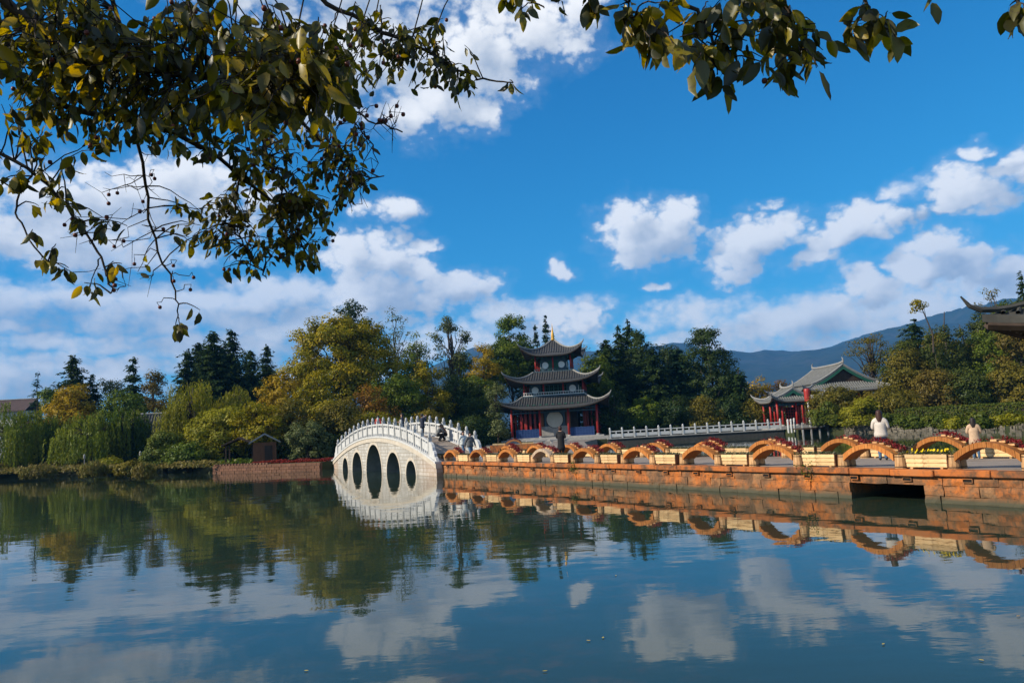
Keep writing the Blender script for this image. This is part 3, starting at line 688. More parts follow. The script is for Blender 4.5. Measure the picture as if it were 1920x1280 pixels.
# third storey
MB().box((0, 0, 10.9), (3.75, 3.75, 2.6)).build('third_storey_core', MT['teal'], pag)
MB().box((0, 0, 9.82), (5.9, 5.9, .3)).build('balcony_skirt', MT['teal'], pag)
ring_columns(pag, 2.6, 3, 9.95, 12.3, .11, 'red')
brackets(pag, 2.5, 11.75, .7, 8)
hip_roof(pag, 14.75, 12.35, 1.35, .28, 4.25)
fin = MB(); fin.lathe([(.42, 0), (.50, .25), (.34, .5), (.46, .72), (.30, .95), (.36, 1.12), (.20, 1.3), (.24, 1.48), (.14, 1.65), (.16, 1.8), (.09, 1.95), (.10, 2.1), (.05, 2.4), (.015, 2.75)], 14)
fin.build('gold_spire', MT['gold'], pag, (0, 0, 14.75), smooth=True).scale = (.62, .62, 1.0)
# flatten the helper frames: faces hang straight from the pagoda
for h_ in [c for c in pag.children if c.type == 'EMPTY']:
    mw = Matrix.Rotation(h_.rotation_euler.z, 4, 'Z')
    for c in list(h_.children): c.parent = pag; c.matrix_local = mw @ Matrix.Translation(c.location)
    bpy.data.objects.remove(h_)

# ------------------------------------------------------------------ waterside hall on the right (two stepped hip-and-gable roofs)
def gable_hall(root, hx, hy, ze, zr, gx, skirt_z, up=.7, gable_mat='green'):
    """gable ends face local -y / +y; skirt roof all round; ridge along y"""
    hip_roof(root, skirt_z, ze, up, gx, hx, hy - (hx - gx), hy, .3, .34, 'skirt_roof', tile='tile_sunlit')
    top = MB(); ribs = MB(); yy = hy - (hx - gx) + .35; n = 8
    sec = [(gx * 1.12 * (1 - t), skirt_z - .1 + (zr - skirt_z) * (t ** 1.35)) for t in np.linspace(0, 1, n)]
    for sx in (-1, 1):
        vs = [(sx * a, y, b) for y in (-yy, yy) for a, b in sec] + [(sx * a, y, b - .16) for y in (-yy, yy) for a, b in sec]
        fs = []
        for i in range(n - 1):
            fs += [(i, i + 1, n + i + 1, n + i), (2 * n + i, 3 * n + i, 3 * n + i + 1, 2 * n + i + 1), (i, 2 * n + i, 2 * n + i + 1, i + 1), (n + i, n + i + 1, 3 * n + i + 1, 3 * n + i)]
        top.add(vs, fs)
        for y in np.arange(-yy + .15, yy, .34): ribs.tube([(sx * a, y, b + .05) for a, b in sec], .07, 6)
    t_ = top.build('upper_roof', MT['tile_sunlit'], root); ribs.build('tile_rows', MT['tile_sunlit'], t_)['kind'] = 'stuff'
    rp = [(0, y, zr + .12 + .18 * (abs(y) / yy) ** 4) for y in np.linspace(-yy - .1, yy + .1, 12)]
    MB().tube(rp, .17, 6).build('main_ridge', MT['ridge'], t_)
    for e in (-1, 1):
        MB().tube([(0, e * (yy + .05), zr + .2), (0, e * (yy + .15), zr + .7), (0, e * (yy - .15), zr + 1.0)], [.15, .10, .03], 6).build('ridge_ornament', MT['ridge'], t_)
        for sx in (-1, 1):
            MB().tube([(sx * a, e * (yy - .05), b + .12) for a, b in sec], .11, 6).build('gable_ridge', MT['ridge'], t_)
            bb = MB(); pts = [(sx * a, b - .14) for a, b in sec] + [(sx * a, b - .62) for a, b in sec[::-1]]
            bb.prism(pts, e * (yy - .12), e * (yy - .02), 1); bb.build('bargeboard', MT[gable_mat], t_)
        gp = [(-gx, skirt_z), (gx, skirt_z), (0, zr - .5)]
        MB().prism(gp, e * (yy - .62), e * (yy - .52), 1).build('gable_wall', MT['darkwood'], t_)
    return t_
pv = aty(1578, 800, 113.0)
hall = thing('waterside_hall', (pv[0], pv[1] + 3, .95), R(0), 'waterside hall with grey hip-and-gable tile roof and green gable', 'hall')
MB().box((0, 0, -.2), (11.5, 13, .7)).build('platform', MT['stone_grey'], hall)
gable_hall(hall, 6.6, 7.6, 4.7, 8.5, 4.3, 5.9)
ring_columns(hall, 5.0, 4, .15, 4.6, .17, 'red', 5.9)
MB().box((0, 0, 2.5), (8.0, 9.6, 4.7)).build('hall_core', MT['darkwood'], hall)
brackets(hall, 4.9, 4.15, .5, 10, 5.8)
for x_ in (-2.6, 0, 2.6): lattice(hall, x_, -4.95, 2.0, 1.7, 3.2, 5, 7, 'red', 'lattice_door', .06)
p2_ = aty(1482, 800, 108.0)
por = thing('entrance_pavilion', (p2_[0], p2_[1], .95), R(2), 'small red-columned pavilion with low grey tile roof left of the hall', 'pavilion')
MB().box((0, 0, -.2), (6.4, 6.4, .7)).build('platform', MT['stone_grey'], por)
gable_hall(por, 3.3, 3.3, 3.6, 5.35, 1.8, 4.3, .7)
ring_columns(por, 2.6, 3, .15, 3.6, .15, 'red'); ring_columns(por, 1.5, 2, .15, 3.9, .13, 'red')
brackets(por, 2.5, 3.2, .4, 6)
bm_ = MB()
for face in range(4):
    c = (0, -2.6, 3.1)
    for _ in range(face): c = (-c[1], c[0], c[2])
    bm_.box(c, (5.2, .14, .3) if face in (0, 2) else (.142, 5.2, .302))
bm_.build('tie_beam', MT['teal'], por)
lattice(por, .9, 1.2, 1.5, 1.8, 2.4, 5, 6, 'red', 'lattice_door', .07)
bn = aty(1514, 745, 103.5)
ban = thing('hanging_banner', (bn[0], bn[1], .95), 0, 'red cylindrical banner above a white pole beside the pavilion', 'banner')
MB().lathe([(.10, 0), (.10, 3.6)], 8).build('white_pole', MT['whitepaint'], ban)
MB().lathe([(.10, 3.3), (.40, 3.35), (.42, 4.7), (.36, 5.0), (.1, 5.05)], 12).build('red_drum', MT['red'], ban)
# landing stage in front of it
ld = aty(1532, 803, 98.2)
stg = thing('boat_stage', (ld[0], ld[1], 0), 0.0, 'dark timber stage with posts in front of the hall', 'jetty')
MB().box((0, -.6, .78), (5.4, 3.2, .16)).build('deck_boards', MT['darkwood'], stg)
for x_ in np.linspace(-2.6, 2.6, 6):
    MB().box((x_, -2.1, .6), (.16, .16, 1.9)).build('stage_post', MT['stone_grey'], stg)
MB().box((0, -2.1, 1.32), (5.3, .07, .09)).build('stage_rail', MT['darkwood'], stg)
for k, (px_, h_) in enumerate([(1484, 1.2), (1490, 1.5), (1478, 1.1)]):
    q = aty(px_, 800, 99.3 + k * .4); tag(MB().lathe([(.13, 0), (.13, 1.5), (.16, 1.55), (.1, 1.75), (.02, 1.8)], 8).build('mooring_post', MT['stone_white'], None, (q[0], q[1], .25 * h_)), ['white stone mooring post right of the pavilion steps', 'taller white stone mooring post nearest the timber stage', 'white stone mooring post nearest the pavilion columns'][k], 'post', 'mooring posts')

MT['darkstone'] = pmat('dark_shaded_stone', [(.03, .03, .027), (.07, .068, .06)], 2, .8, .3, .02)  # dark stone, deepened for the bank wall's shade; roof corner shares it
# ------------------------------------------------------------------ white stone railing along the far bank
rail = thing('stone_railing', (12.2, 101.7, .82), 0, 'long white stone railing on the far bank between pagoda and pavilion', 'railing')
MB().box((11.2, .15, -.06), (23.2, .6, .12)).build('coping', MT['stone_grey'], rail); MB().box((11.2, .2, -.66), (23.2, .4, 1.08)).build('retaining_wall', MT['darkstone'], rail)
pm = MB(); pm.box((0, 0, .55), (.2, .2, 1.1)); pm.box((0, 0, 1.12), (.24, .24, .06)); pm.lathe([(.09, 1.14), (.12, 1.2), (.1, 1.32), (.03, 1.38)], 8); pme = pm.mesh('railing_post', MT['stone_white'])
rm = MB(); rm.box((0, 0, .88), (1.4, .12, .12)); rm.box((0, 0, .34), (1.4, .1, .42)); rm.box((0, 0, .66), (.14, .1, .36)); rme = rm.mesh('railing_panel', MT['stone_white'])
for k in range(15):
    link('railing_post', pme, rail, (k * 1.6, 0, 0))
    if k < 14: link('railing_panel', rme, rail, (k * 1.6 + .8, 0, 0))

# ------------------------------------------------------------------ right bank: rubble wall and hedge
rw = thing('rubble_wall', (39.6, 93.8, 0), math.atan2(79.3 - 93.8, 52.3 - 39.6), 'pale rubble stone retaining wall along the right bank', 'wall')
LW = math.hypot(52.3 - 39.6, 79.3 - 93.8) + 22
MB().box((LW / 2, .55, .45), (LW, .7, 1.0)).build('wall_core', MT['earth'], rw)
MT['rubble'] = pmat('rubble_stone', [(.07, .065, .045), (.15, .13, .10), (.27, .24, .20)], 2.0, .9, .4, .03, rnd=.25, dirt=((.06, .06, .035), 1.6, .50))
r3 = np.random.default_rng(5)
for row, (z_, hgt) in enumerate(((-.15, .38), (.20, .32), (.48, .28), (.70, .24))):
    x_ = r3.uniform(-.3, 0)
    while x_ < 21:
        L = r3.uniform(.22, .6); me = stone_mesh(L - .02, hgt + r3.uniform(-.10, .06), .35, r3).mesh('wall_stone', MT['rubble'])
        o = link('wall_stone', me, rw, (x_, r3.uniform(-.14, .10) + .05 * row, z_ + r3.uniform(-.05, .05))); o.rotation_euler = (r3.uniform(-.12, .12), r3.uniform(-.16, .16), r3.uniform(-.2, .2)); x_ += L
# ------------------------------------------------------------------ left bank: brick wall, hut, houses
bw_dir = np.array([-17.4 + 29.6, 68.2 - 75.2]); bwl = np.linalg.norm(bw_dir)
bk = thing('brick_wall', (-29.6, 75.1, 0), math.atan2(bw_dir[1], bw_dir[0]), 'low red-brown brick retaining wall with toothed top left of the bridge', 'wall')
MT['brick'] = pmat('brick_red', [(.10, .050, .032), (.18, .090, .055)], 3, .9, .3, .02, rnd=.2, dirt=((.12, .09, .06), 1.4, .6))
MB().box((bwl / 2, .30, .22), (bwl, .5, .9)).build('wall_core', MT['brick'], bk)
for row in range(3):
    x_ = -.25 * (row % 2)
    while x_ < bwl - .1:
        L = min(.62, bwl - x_); s_ = MB(); s_.box((L / 2, 0, 0), (L - .03, .16, .235)); link('brick', s_.mesh('brick', MT['brick'], .01), bk, (max(x_, 0), .03 + r3.uniform(-.015, .015), .02 + .25 * row)); x_ += .62
tm = MB().box((0, 0, 0), (.26, .42, .15)).mesh('cap_brick', MT['brick'])
for k in range(int(bwl * .55 / .42)): link('cap_brick', tm, bk, (.2 + k * .42, .24, .74))
hq = aty(497, 868, 78.0)
hut = thing('wooden_hut', (hq[0], hq[1], LAND_Z), R(18), 'small brown wooden hut with grey roof beside the brick wall', 'hut')
MB().box((0, 0, 1.0), (2.2, 1.9, 2.0)).build('hut_wall', MT['brownwood'], hut)
for x_ in np.linspace(-1.0, 1.0, 9): MB().box((x_, -.97, 1.0), (.2, .05, 1.96)).build('wall_plank', MT['brownwood'], hut)
MB().prism([(-1.5, 1.9), (0, 2.75), (1.5, 1.9), (1.5, 2.05), (0, 2.92), (-1.5, 2.05)], -1.3, 1.3, 1).build('roof', MT['stone_grey'], hut)
MB().box((.35, -1.01, .85), (.75, .05, 1.65)).build('door', MT['darkwood'], hut)
h2 = aty(452, 868, 80.0)
sh2 = thing('timber_shelter', (h2[0], h2[1], LAND_Z), R(10), 'dark open timber shelter under the yellow-green tree', 'shelter')
for x_, y_ in ((-1.3, -1), (1.3, -1), (-1.3, 1), (1.3, 1)): MB().box((x_, y_, .95), (.14, .14, 1.9)).build('post', MT['darkwood'], sh2)
MB().prism([(-1.7, 1.8), (0, 2.5), (1.7, 1.8), (1.7, 1.95), (0, 2.66), (-1.7, 1.95)], -1.4, 1.4, 1).build('roof', MT['darkwood'], sh2)
def house(name, px, ptop, depth, w_, dp, rz, label, wallm, roofm, wallh):
    q = aty(px, ptop, depth); zt = q[2]; h_ = thing(name, (q[0], depth, LAND_Z), rz, label, 'house'); zt -= LAND_Z
    MB().box((0, 0, wallh / 2), (w_, dp, wallh)).build('wall', MT[wallm], h_)
    rf = MB(); rf.prism([(-dp / 2 - .7, wallh - .1), (0, zt), (dp / 2 + .7, wallh - .1), (dp / 2 + .7, wallh + .1), (0, zt + .22), (-dp / 2 - .7, wallh + .1)], -w_ / 2 - .6, w_ / 2 + .6, 0)
    r_ = rf.build('roof', MT[roofm], h_)
    rb = MB()
    for x_ in np.arange(-w_ / 2 - .5, w_ / 2 + .5, .36):
        for s_ in (-1, 1): rb.tube([(x_, s_ * (dp / 2 + .7), wallh + .12), (x_, 0, zt + .24)], .07, 5)
    rb.build('tile_rows', MT[roofm], r_)['kind'] = 'stuff'
    MB().tube([(-w_ / 2 - .7, 0, zt + .32), (w_ / 2 + .7, 0, zt + .32)], .16, 6).build('ridge', MT['ridge'], r_)
    for k in range(3):
        lattice(h_, -w_ / 3 + k * w_ / 3, -dp / 2 - .04, wallh * .55, 1.2, 1.3, 4, 3, 'whitepaint', 'window', .06)
    return h_
house('tile_roof_house', 302, 779, 104, 4.6, 4.5, R(12), 'grey tiled house half hidden behind the willows', 'darkwood', 'tile', 3.4)
house('grey_roof_house', 892, 742, 118, 5, 4, R(-8), 'dark grey tiled house between the trees left of the pagoda', 'darkwood', 'tile', 4.6)
MT['redroof'] = pmat('red_roof', [(.13, .085, .07), (.20, .13, .11)], 2, .8)
house('distant_house', 18, 752, 170, 10, 7, R(4), 'distant pale house with brownish roof at the left edge', 'plaster', 'redroof', 12.0)
for k, px_ in enumerate((158, 263)):
    q = aty(px_, 880, 90.5 - k * 4.2); o = thing('garden_marker', (q[0], q[1], .45), 0, ['pale stake standing on the bank under the left willow', 'pale stake with small cap beside the bright green bush'][k], 'stake')
    MB().lathe([(.06, 0), (.05, 1.5)], 6).build('stake', MT['stone_grey'], o); MB().lathe([(.03, 1.5), (.13, 1.62), (.12, 1.95), (.02, 2.1)], 8).build('cap', MT['stone_grey'], o)

# ------------------------------------------------------------------ upswept roof corner of a building at the right edge
ec = aty(1812, 566, 17.0)     # tip of its corner, which points along the causeway
pvr = thing('roof_corner_pavilion', (ec[0] + 3.70, ec[1], DECK), R(45), 'dark pavilion roof corner jutting in at the right edge', 'pavilion')
zc = ec[2] - DECK
hip_roof(pvr, zc + .95, zc - .46, .16, .3, 2.15, over=.25, rib=.2, ribs_r=.05, ridge='darkstone', rr=.07, tile='darkstone')  # dark stone colour on all its tiles and ridges
ring_columns(pvr, 1.5, 2, .1, zc - .6, .11, 'darkwood')
brackets(pvr, 1.3, zc - .98, .26, 5, col='darkwood')
MB().box((0, 0, -.45), (3.3, 3.3, 1.1)).build('platform', MT['stone_grey'], pvr)
bm_ = MB()
for face in range(4):
    c = (0, -1.5, zc - 1.02)
    for _ in range(face): c = (-c[1], c[0], c[2])
    bm_.box(c, (3.0, .14, .18) if face in (0, 2) else (.142, 3.0, .182))
bm_.build('tie_beam', MT['darkwood'], pvr)
for sx, sy in ((-1, -1), (1, -1), (-1, 1)):
    MB().tube([(sx * 1.4, sy * 1.4, zc - .80), (sx * 1.95, sy * 1.95, zc - .62), (sx * 2.2, sy * 2.2, zc - .45)], [.10, .09, .04], 8).build('corner_beam', MT['darkwood'], pvr)
for face in range(4):
    for k in range(12):
        x_ = -1.95 + k * 3.9 / 11; p0 = (x_, -1.4, zc - .62); p1 = (x_, -2.08, zc - .68 + .14 * (abs(x_) / 2.1) ** 4)
        for _ in range(face): p0 = (-p0[1], p0[0], p0[2]); p1 = (-p1[1], p1[0], p1[2])
        MB().tube([p0, p1], .045, 8).build('rafter', MT['ridge'], pvr)
# ------------------------------------------------------------------ vegetation
def unit(a): return a / (np.linalg.norm(a, axis=-1, keepdims=True) + 1e-9)
def leaf_mesh(name, P, N, L, Wd, V, mat, T=None):
    """many small four-cornered leaves in one mesh"""
    n = len(P); rnd_ = rng.normal(size=(n, 3))
    if T is None: T = unit(np.cross(N, rnd_))
    B = unit(np.cross(N, T)); L = np.broadcast_to(L, n)[:, None]; Wd = np.broadcast_to(Wd, n)[:, None]
    vs = np.stack([P - T * L * .5, P + B * Wd * .5 - T * L * .06, P + T * L * .5, P - B * Wd * .5 - T * L * .06], 1).reshape(-1, 3)
    me = bpy.data.meshes.new(name); me.vertices.add(4 * n); me.vertices.foreach_set('co', vs.astype(np.float32).ravel())
    me.loops.add(4 * n); me.loops.foreach_set('vertex_index', np.arange(4 * n, dtype=np.int32))
    me.polygons.add(n); me.polygons.foreach_set('loop_start', np.arange(0, 4 * n, 4, dtype=np.int32)); me.polygons.foreach_set('loop_total', np.full(n, 4, np.int32))
    me.update(calc_edges=True); a = me.attributes.new('v', 'FLOAT', 'POINT'); a.data.foreach_set('value', np.repeat(V, 4).astype(np.float32))
    me.materials.append(mat); return me
def sphere(n): return unit(rng.normal(size=(n, 3)))
FOL = {'dark': [(0.0117, 0.0286, 0.0065), (0.0303, 0.0572, 0.0114), (0.0671, 0.0929, 0.0146)],
 'spruce': [(0.0108, 0.0312, 0.0144), (0.0295, 0.065, 0.0289), (0.0537, 0.0975, 0.0379)],
 'green': [(0.0348, 0.0689, 0.0058), (0.0871, 0.1309, 0.0086), (0.1663, 0.1929, 0.013)],
 'yellow': [(0.1087, 0.1193, 0.0032), (0.2392, 0.2035, 0.004), (0.3913, 0.2807, 0.0049)],
 'gold': [(0.1605, 0.1238, 0.0058), (0.321, 0.2256, 0.0065), (0.4197, 0.262, 0.0072)],
 'willow': [(0.0713, 0.1033, 0.0072), (0.1584, 0.1929, 0.0116), (0.2454, 0.2617, 0.0202)],
 'lime': [(0.1209, 0.1338, 0.0065), (0.2276, 0.2165, 0.0089), (0.3129, 0.2802, 0.0146)],
 'olive': [(0.0554, 0.0579, 0.0072), (0.1346, 0.1171, 0.0108), (0.2137, 0.1585, 0.0159)],
 'brown': [(0.0725, 0.0562, 0.0097), (0.1389, 0.1011, 0.0146), (0.1932, 0.1474, 0.0195)],
 'silver': [(0.0414, 0.0585, 0.0176), (0.0959, 0.117, 0.0372), (0.1771, 0.1949, 0.0677)],
 'rust': [(0.1483, 0.0683, 0.0081), (0.2966, 0.1365, 0.0097), (0.2054, 0.116, 0.0113)],
 'reed': [(0.1141, 0.091, 0.0226), (0.1879, 0.1495, 0.0343), (0.1342, 0.143, 0.0235)],
 'bright': [(0.0671, 0.13, 0.009), (0.1409, 0.2144, 0.0126), (0.2147, 0.2729, 0.0181)],
 'hedge': [(0.0348, 0.062, 0.0072), (0.0871, 0.1171, 0.0116), (0.1346, 0.1377, 0.0144)]}
FOL['bright'] = [(.050, .085, .010), (.105, .135, .014), (.17, .18, .022)]
FOL['cypress'] = [(.024, .040, .007), (.062, .084, .010), (.110, .118, .016)]
LM = {k: leafmat('leaves_' + k, v) for k, v in FOL.items()}
def trunk(parent, H, r, lean=(0, 0), limbs=(), bark='bark'):
    z = np.linspace(-.3, H, 8); k = np.clip(z / H, 0, 1); wob = rng.normal(0, .012 * H, (8, 2)) * k[:, None]
    path = np.column_stack([lean[0] * k ** 1.5 + wob[:, 0], lean[1] * k ** 1.5 + wob[:, 1], z])
    mb = MB(); mb.tube(path, r * (1.15 - .95 * k), 7)
    for (p, q, rr) in limbs:
        s = np.array([np.interp(p, z, path[:, 0]), np.interp(p, z, path[:, 1]), p]); q = np.array(q)
        t = np.linspace(0, 1, 6)[:, None]; pth = s * (1 - t) + q * t; pth[:, 2] += np.sin(t[:, 0] * math.pi) * .10 * np.linalg.norm(q - s); pth[1:-1] += rng.normal(0, .03 * np.linalg.norm(q - s), (4, 3))
        mb.tube(pth, rr * (1 - .8 * t[:, 0]), 5)
    return mb.build('trunk', MT[bark], parent, smooth=True)
def broadleaf(parent, lobes, mat, ncl, rcl, nleaf, leaf=.32, H=None, tr=.25, shell=.45, nlimb=14, flat=.7, vert=False):
    """lobes: (x, y, z, rx, ry, rz) in the tree's own frame; foliage gathers in clumps through their volume"""
    lobes = np.array(lobes, float); vol = (lobes[:, 3] * lobes[:, 4] * lobes[:, 5]) ** .8; pick = rng.choice(len(lobes), ncl, p=vol / vol.sum())
    d = sphere(ncl); d[:, 2] = np.where(d[:, 2] < -.55, -d[:, 2], d[:, 2]); rr = rng.uniform(shell ** 2, 1, ncl) ** .5
    c = lobes[pick, :3] + d * rr[:, None] * lobes[pick, 3:]
    c[:, 2] = np.maximum(c[:, 2], .25)
    rc = rcl * rng.uniform(.6, 1.35, ncl); cv = rng.uniform(0, 1, ncl) * .55 + .12 * d[:, 2]  # clumps on a lobe's upper side lean to the lighter leaf colours
    cnt = np.maximum(4, (nleaf * (rc / rcl) ** 1.6).astype(int)); idx = np.repeat(np.arange(ncl), cnt); n = len(idx)
    e = sphere(n); q = rng.uniform(.15, 1, n) ** .5
    P = c[idx] + e * (q * rc[idx])[:, None] * np.array([1, 1, flat]) + rng.normal(0, .05, (n, 3)); P[:, 2] = np.maximum(P[:, 2], .05)
    N = unit(e * 1.0 + d[idx] * .7 + np.array([0, 0, .35]) + rng.normal(0, .45, (n, 3)))
    if vert: N[:, 2] *= .3; N = unit(N)
    V = np.clip(cv[idx] + rng.uniform(0, .45, n), 0, 1); L = leaf * rng.uniform(.65, 1.3, n)
    T = unit(np.array([0, 0, -1.0]) + rng.normal(0, .35, (n, 3))) if vert else None
    link('crown', leaf_mesh('crown', P, N, L, L * (.3 if vert else .62), V, LM[mat], T), parent)
    top = max(l[2] + l[5] * .6 for l in lobes) if H is None else H
    ii = rng.choice(ncl, min(nlimb, ncl), replace=False)
    trunk(parent, top, tr, limbs=[(min(top * .9, max(.25 * top, c[i, 2] * rng.uniform(.45, .8))), c[i], tr * .35) for i in ii])
def conifer(parent, H, Rr, mat, z0=.06, pw=.70, dens=1.0, leaf=.50, droop=.25, tr=.2, top=.0):
    nw = int(H * 2.3 * dens); Ps = []; Ns = []; Ts = []; limbs = []; Vs = []
    for k in range(nw):
        f = (k + rng.uniform(0, 1)) / nw; z = H * (z0 + (1 - z0) * f); r = Rr * ((1 - f) ** pw * (1 - top) + top * math.sqrt(max(0, 1 - f * f))) + .12
        r *= min(1.0, .55 + f * 3.0) if z0 > .1 else 1
        nb = max(5, int(6 + 3.2 * r))
        for b in range(nb):
            th = rng.uniform(0, 2 * math.pi); L = r * rng.choice([rng.uniform(.35, .9), rng.uniform(.7, 1.05), rng.uniform(.9, 1.3)]); z = z + rng.normal(0, .22); m_ = max(4, int(L * 11 * dens))
            t = rng.uniform(.12, 1, m_); u = np.array([math.cos(th), math.sin(th)]); s = np.array([-u[1], u[0]])
            off = rng.normal(0, .16 + .10 * L, m_) * (1.15 - t) ; zz = z - droop * L * t ** 1.5 + .12 * L * t ** 4 + rng.normal(0, .09, m_)
            Ps.append(np.column_stack([u[0] * L * t + s[0] * off, u[1] * L * t + s[1] * off, zz]))
            Ns.append(np.column_stack([u[0] * .45 + rng.normal(0, .35, m_), u[1] * .45 + rng.normal(0, .35, m_), np.full(m_, .8)]))
            z = min(z, H * .995); Ts.append(np.column_stack([u[0] + s[0] * off, u[1] + s[1] * off, np.full(m_, -.35)]) + rng.normal(0, .3, (m_, 3)))
            Vs.append(np.clip(rng.uniform(0, .6) + rng.uniform(0, .4, m_) , 0, 1))
            if b % 3 == 0 and k % 2 == 0: limbs.append((z, (u[0] * L * .8, u[1] * L * .8, z - droop * L * .6), .05))
    P = np.concatenate(Ps); N = unit(np.concatenate(Ns)); T = np.concatenate(Ts); T = unit(T - N * (T * N).sum(1)[:, None]); n = len(P); l = leaf * rng.uniform(.6, 1.3, n)
    link('crown', leaf_mesh('crown', P, N, l, l * .5, np.concatenate(Vs), LM[mat], T), parent)
    trunk(parent, H * .98, tr, limbs=limbs[:40])
def willow(parent, H, Rr, mat, nst=480, low=.5, leaf=.42, tr=.3):
    """drooping strands hung in separate bundles of uneven height and length"""
    nb = max(12, nst // 16); bt = rng.uniform(0, 2 * math.pi, nb); bq = rng.uniform(.05, 1, nb) ** .5; bz_ = H * (1 - .48 * bq ** 2.0) * rng.uniform(.80, 1.03, nb); bl = rng.uniform(.30, .95, nb); bv = rng.uniform(0, .6, nb); Ps = []; Vs = []; Ns = []; limbs = []
    for j in range(nb):
        c = np.array([math.cos(bt[j]), math.sin(bt[j])]) * Rr * bq[j] * rng.uniform(.85, 1.12); limbs.append((H * rng.uniform(.35, .6), (c[0], c[1], bz_[j]), .09))
        for i in range(16):
            p = c + rng.normal(0, .42, 2); top = bz_[j] * rng.uniform(.90, 1.0) - .12 * np.sum((p - c) ** 2); ln = min(top - low - rng.uniform(0, H * .12), bl[j] * H * rng.uniform(.5, 1.05))
            if ln < .4: continue
            k = max(4, int(ln / .14)); t = np.linspace(0, 1, k); out = unit(c + 1e-3) * .35 * (1 - (1 - t[:, None]) ** 2); sw = rng.normal(0, .15, 2)
            Ps.append(np.column_stack([p[0] + out[:, 0] + sw[0] * t + rng.normal(0, .08, k), p[1] + out[:, 1] + sw[1] * t + rng.normal(0, .08, k), top - ln * t ** 1.1]))
            Ns.append(np.column_stack([np.full(k, c[0] / Rr), np.full(k, c[1] / Rr), np.full(k, .45)]) + rng.normal(0, .5, (k, 3))); Vs.append(np.clip(bv[j] + rng.uniform(0, .4, k), 0, 1))
    P = np.concatenate(Ps); n = len(P); N = unit(np.concatenate(Ns)); T = unit(np.array([0, 0, -1.0]) + rng.normal(0, .35, (n, 3))); l = leaf * rng.uniform(.6, 1.3, n)
    link('crown', leaf_mesh('crown', P, N, l, l * .28, np.concatenate(Vs), LM[mat], T), parent)
    trunk(parent, H * .8, tr, limbs=limbs[:26])
def place(name, px, ptop, depth, label, cat='tree', group=None, gz=LAND_Z):
    q = aty(px, ptop, depth); o = thing(name, (q[0], depth, gz), rng.uniform(0, 6.28) if False else 0, label, cat, group); return o, q[2] - gz, FPX / depth
def Tcon(px, ptop, wpx, depth, mat, label, **k):
    o, H, s = place('conifer_tree', px, ptop, depth, label); conifer(o, H, wpx / 2 / s * 1.6, mat, **k); return o
def Tround(px, ptop, pbot, wpx, depth, mat, label, ncl=60, rcl=1.1, nleaf=80, leaf=.34, lobes=None, name='broadleaf_tree', cat='tree', gz=LAND_Z, **k):
    o, H, s = place(name, px, ptop, depth, label, cat, gz=gz); zb = max(.2, aty(px, pbot, depth)[2] - gz); r = wpx / 2 / s * (1.14 if cat == 'tree' else 1.0); hc = (H - zb) / 2
    if lobes is None: lo = [(0, 0, zb + hc * .95, r * .92, r * .85, hc * .92), (0, 0, zb * .55 + hc * .35, r * .88, r * .8, hc * .5 + zb * .25), (r * .35, -.1 * r, zb + hc * .7, r * .6, r * .6, hc * .6), (-r * .38, .1 * r, zb + hc * .75, r * .58, r * .6, hc * .62), (.05 * r, 0, zb + hc * 1.4, r * .5, r * .5, hc * .58)]
    else: lo = [(a * r, b * r, zb + c * 2 * hc, d * r, d * r, e * 2 * hc) for a, b, c, d, e in lobes]
    full = not k.get('shell') == .2
    broadleaf(o, lo, mat, int(ncl * (2.0 if full else 1.5)), rcl, int(nleaf * 1.08), leaf * 1.04, **k); return o

# --- left bank, from the left edge to the bridge
Tcon(70, 698, 34, 128, 'spruce', 'thin pale spruce near the left edge', dens=.75, leaf=.36)
Tcon(138, 668, 78, 122, 'dark', 'broad dark conifer rising behind the golden bush', top=.25)
Tcon(172, 706, 52, 124, 'dark', 'lower dark conifer right of the broad one at far left', top=.2)
Tround(132, 716, 850, 105, 108, 'gold', 'golden-brown autumn tree behind the left willow', 62, 1.1, 80)
Tround(100, 722, 800, 50, 116, 'green', 'small green tree left of the golden-brown tree', 26, 1.0, 70)
Tround(206, 698, 800, 66, 125, 'silver', 'pale grey-green tree with thin crown between dark conifers', 34, .9, 50, .28)
Tcon(250, 669, 46, 122, 'dark', 'narrow dark conifer left of the reddish tree', top=.35)
Tround(288, 684, 830, 56, 118, 'brown', 'reddish-brown tree with fine leaves beside narrow conifer', 44, .9, 80, .28)
Tround(235, 726, 850, 95, 108, 'green', 'mid-green tree between golden tree and reddish tree', 46, 1.1, 80)
for px, pt, w_, dp, mt, lb in [(28, 748, 130, 101, 'willow', 'pale green weeping willow at the left edge'), (170, 762, 120, 97, 'willow', 'weeping willow with long hanging strands over the bank'), (235, 752, 90, 100, 'green', 'dark green weeping willow left of the grey tiled roof'), (95, 770, 85, 104, 'green', 'dark weeping willow between the two pale ones')]:
    o, H, s = place('weeping_willow', px, pt, dp, lb); willow(o, H, w_ / 2 / s, mt)
for px, pt, w_, lb in [(352, 655, 60, 'leftmost of the tall dark conifers behind the feathery tree'), (400, 616, 76, 'tallest dark conifer left of the golden crown'), (434, 618, 64, 'second tall dark conifer, close right of the tallest'), (372, 640, 60, 'dark conifer filling the gap behind the tall pair'), (470, 655, 52, 'shorter dark conifer right of the tall pair'), (500, 647, 52, 'dark conifer nearest the big golden tree'), (418, 652, 90, 'broad dark conifer in front of the tall pair')]:
    Tcon(px, pt, w_, 128 + rng.uniform(-5, 5), 'dark', lb, top=.30, dens=1.1, z0=.05)
o, H, s = place('weeping_willow', 362, 692, 94, 'feathery yellow-green tree in front of the dark conifers'); willow(o, H, 58 / s, 'lime', 620, .4, .36)
o, H, s = place('weeping_willow', 442, 708, 98, 'feathery yellow-green tree nearer the big golden crown'); willow(o, H, 50 / s, 'lime', 520, .6, .36)
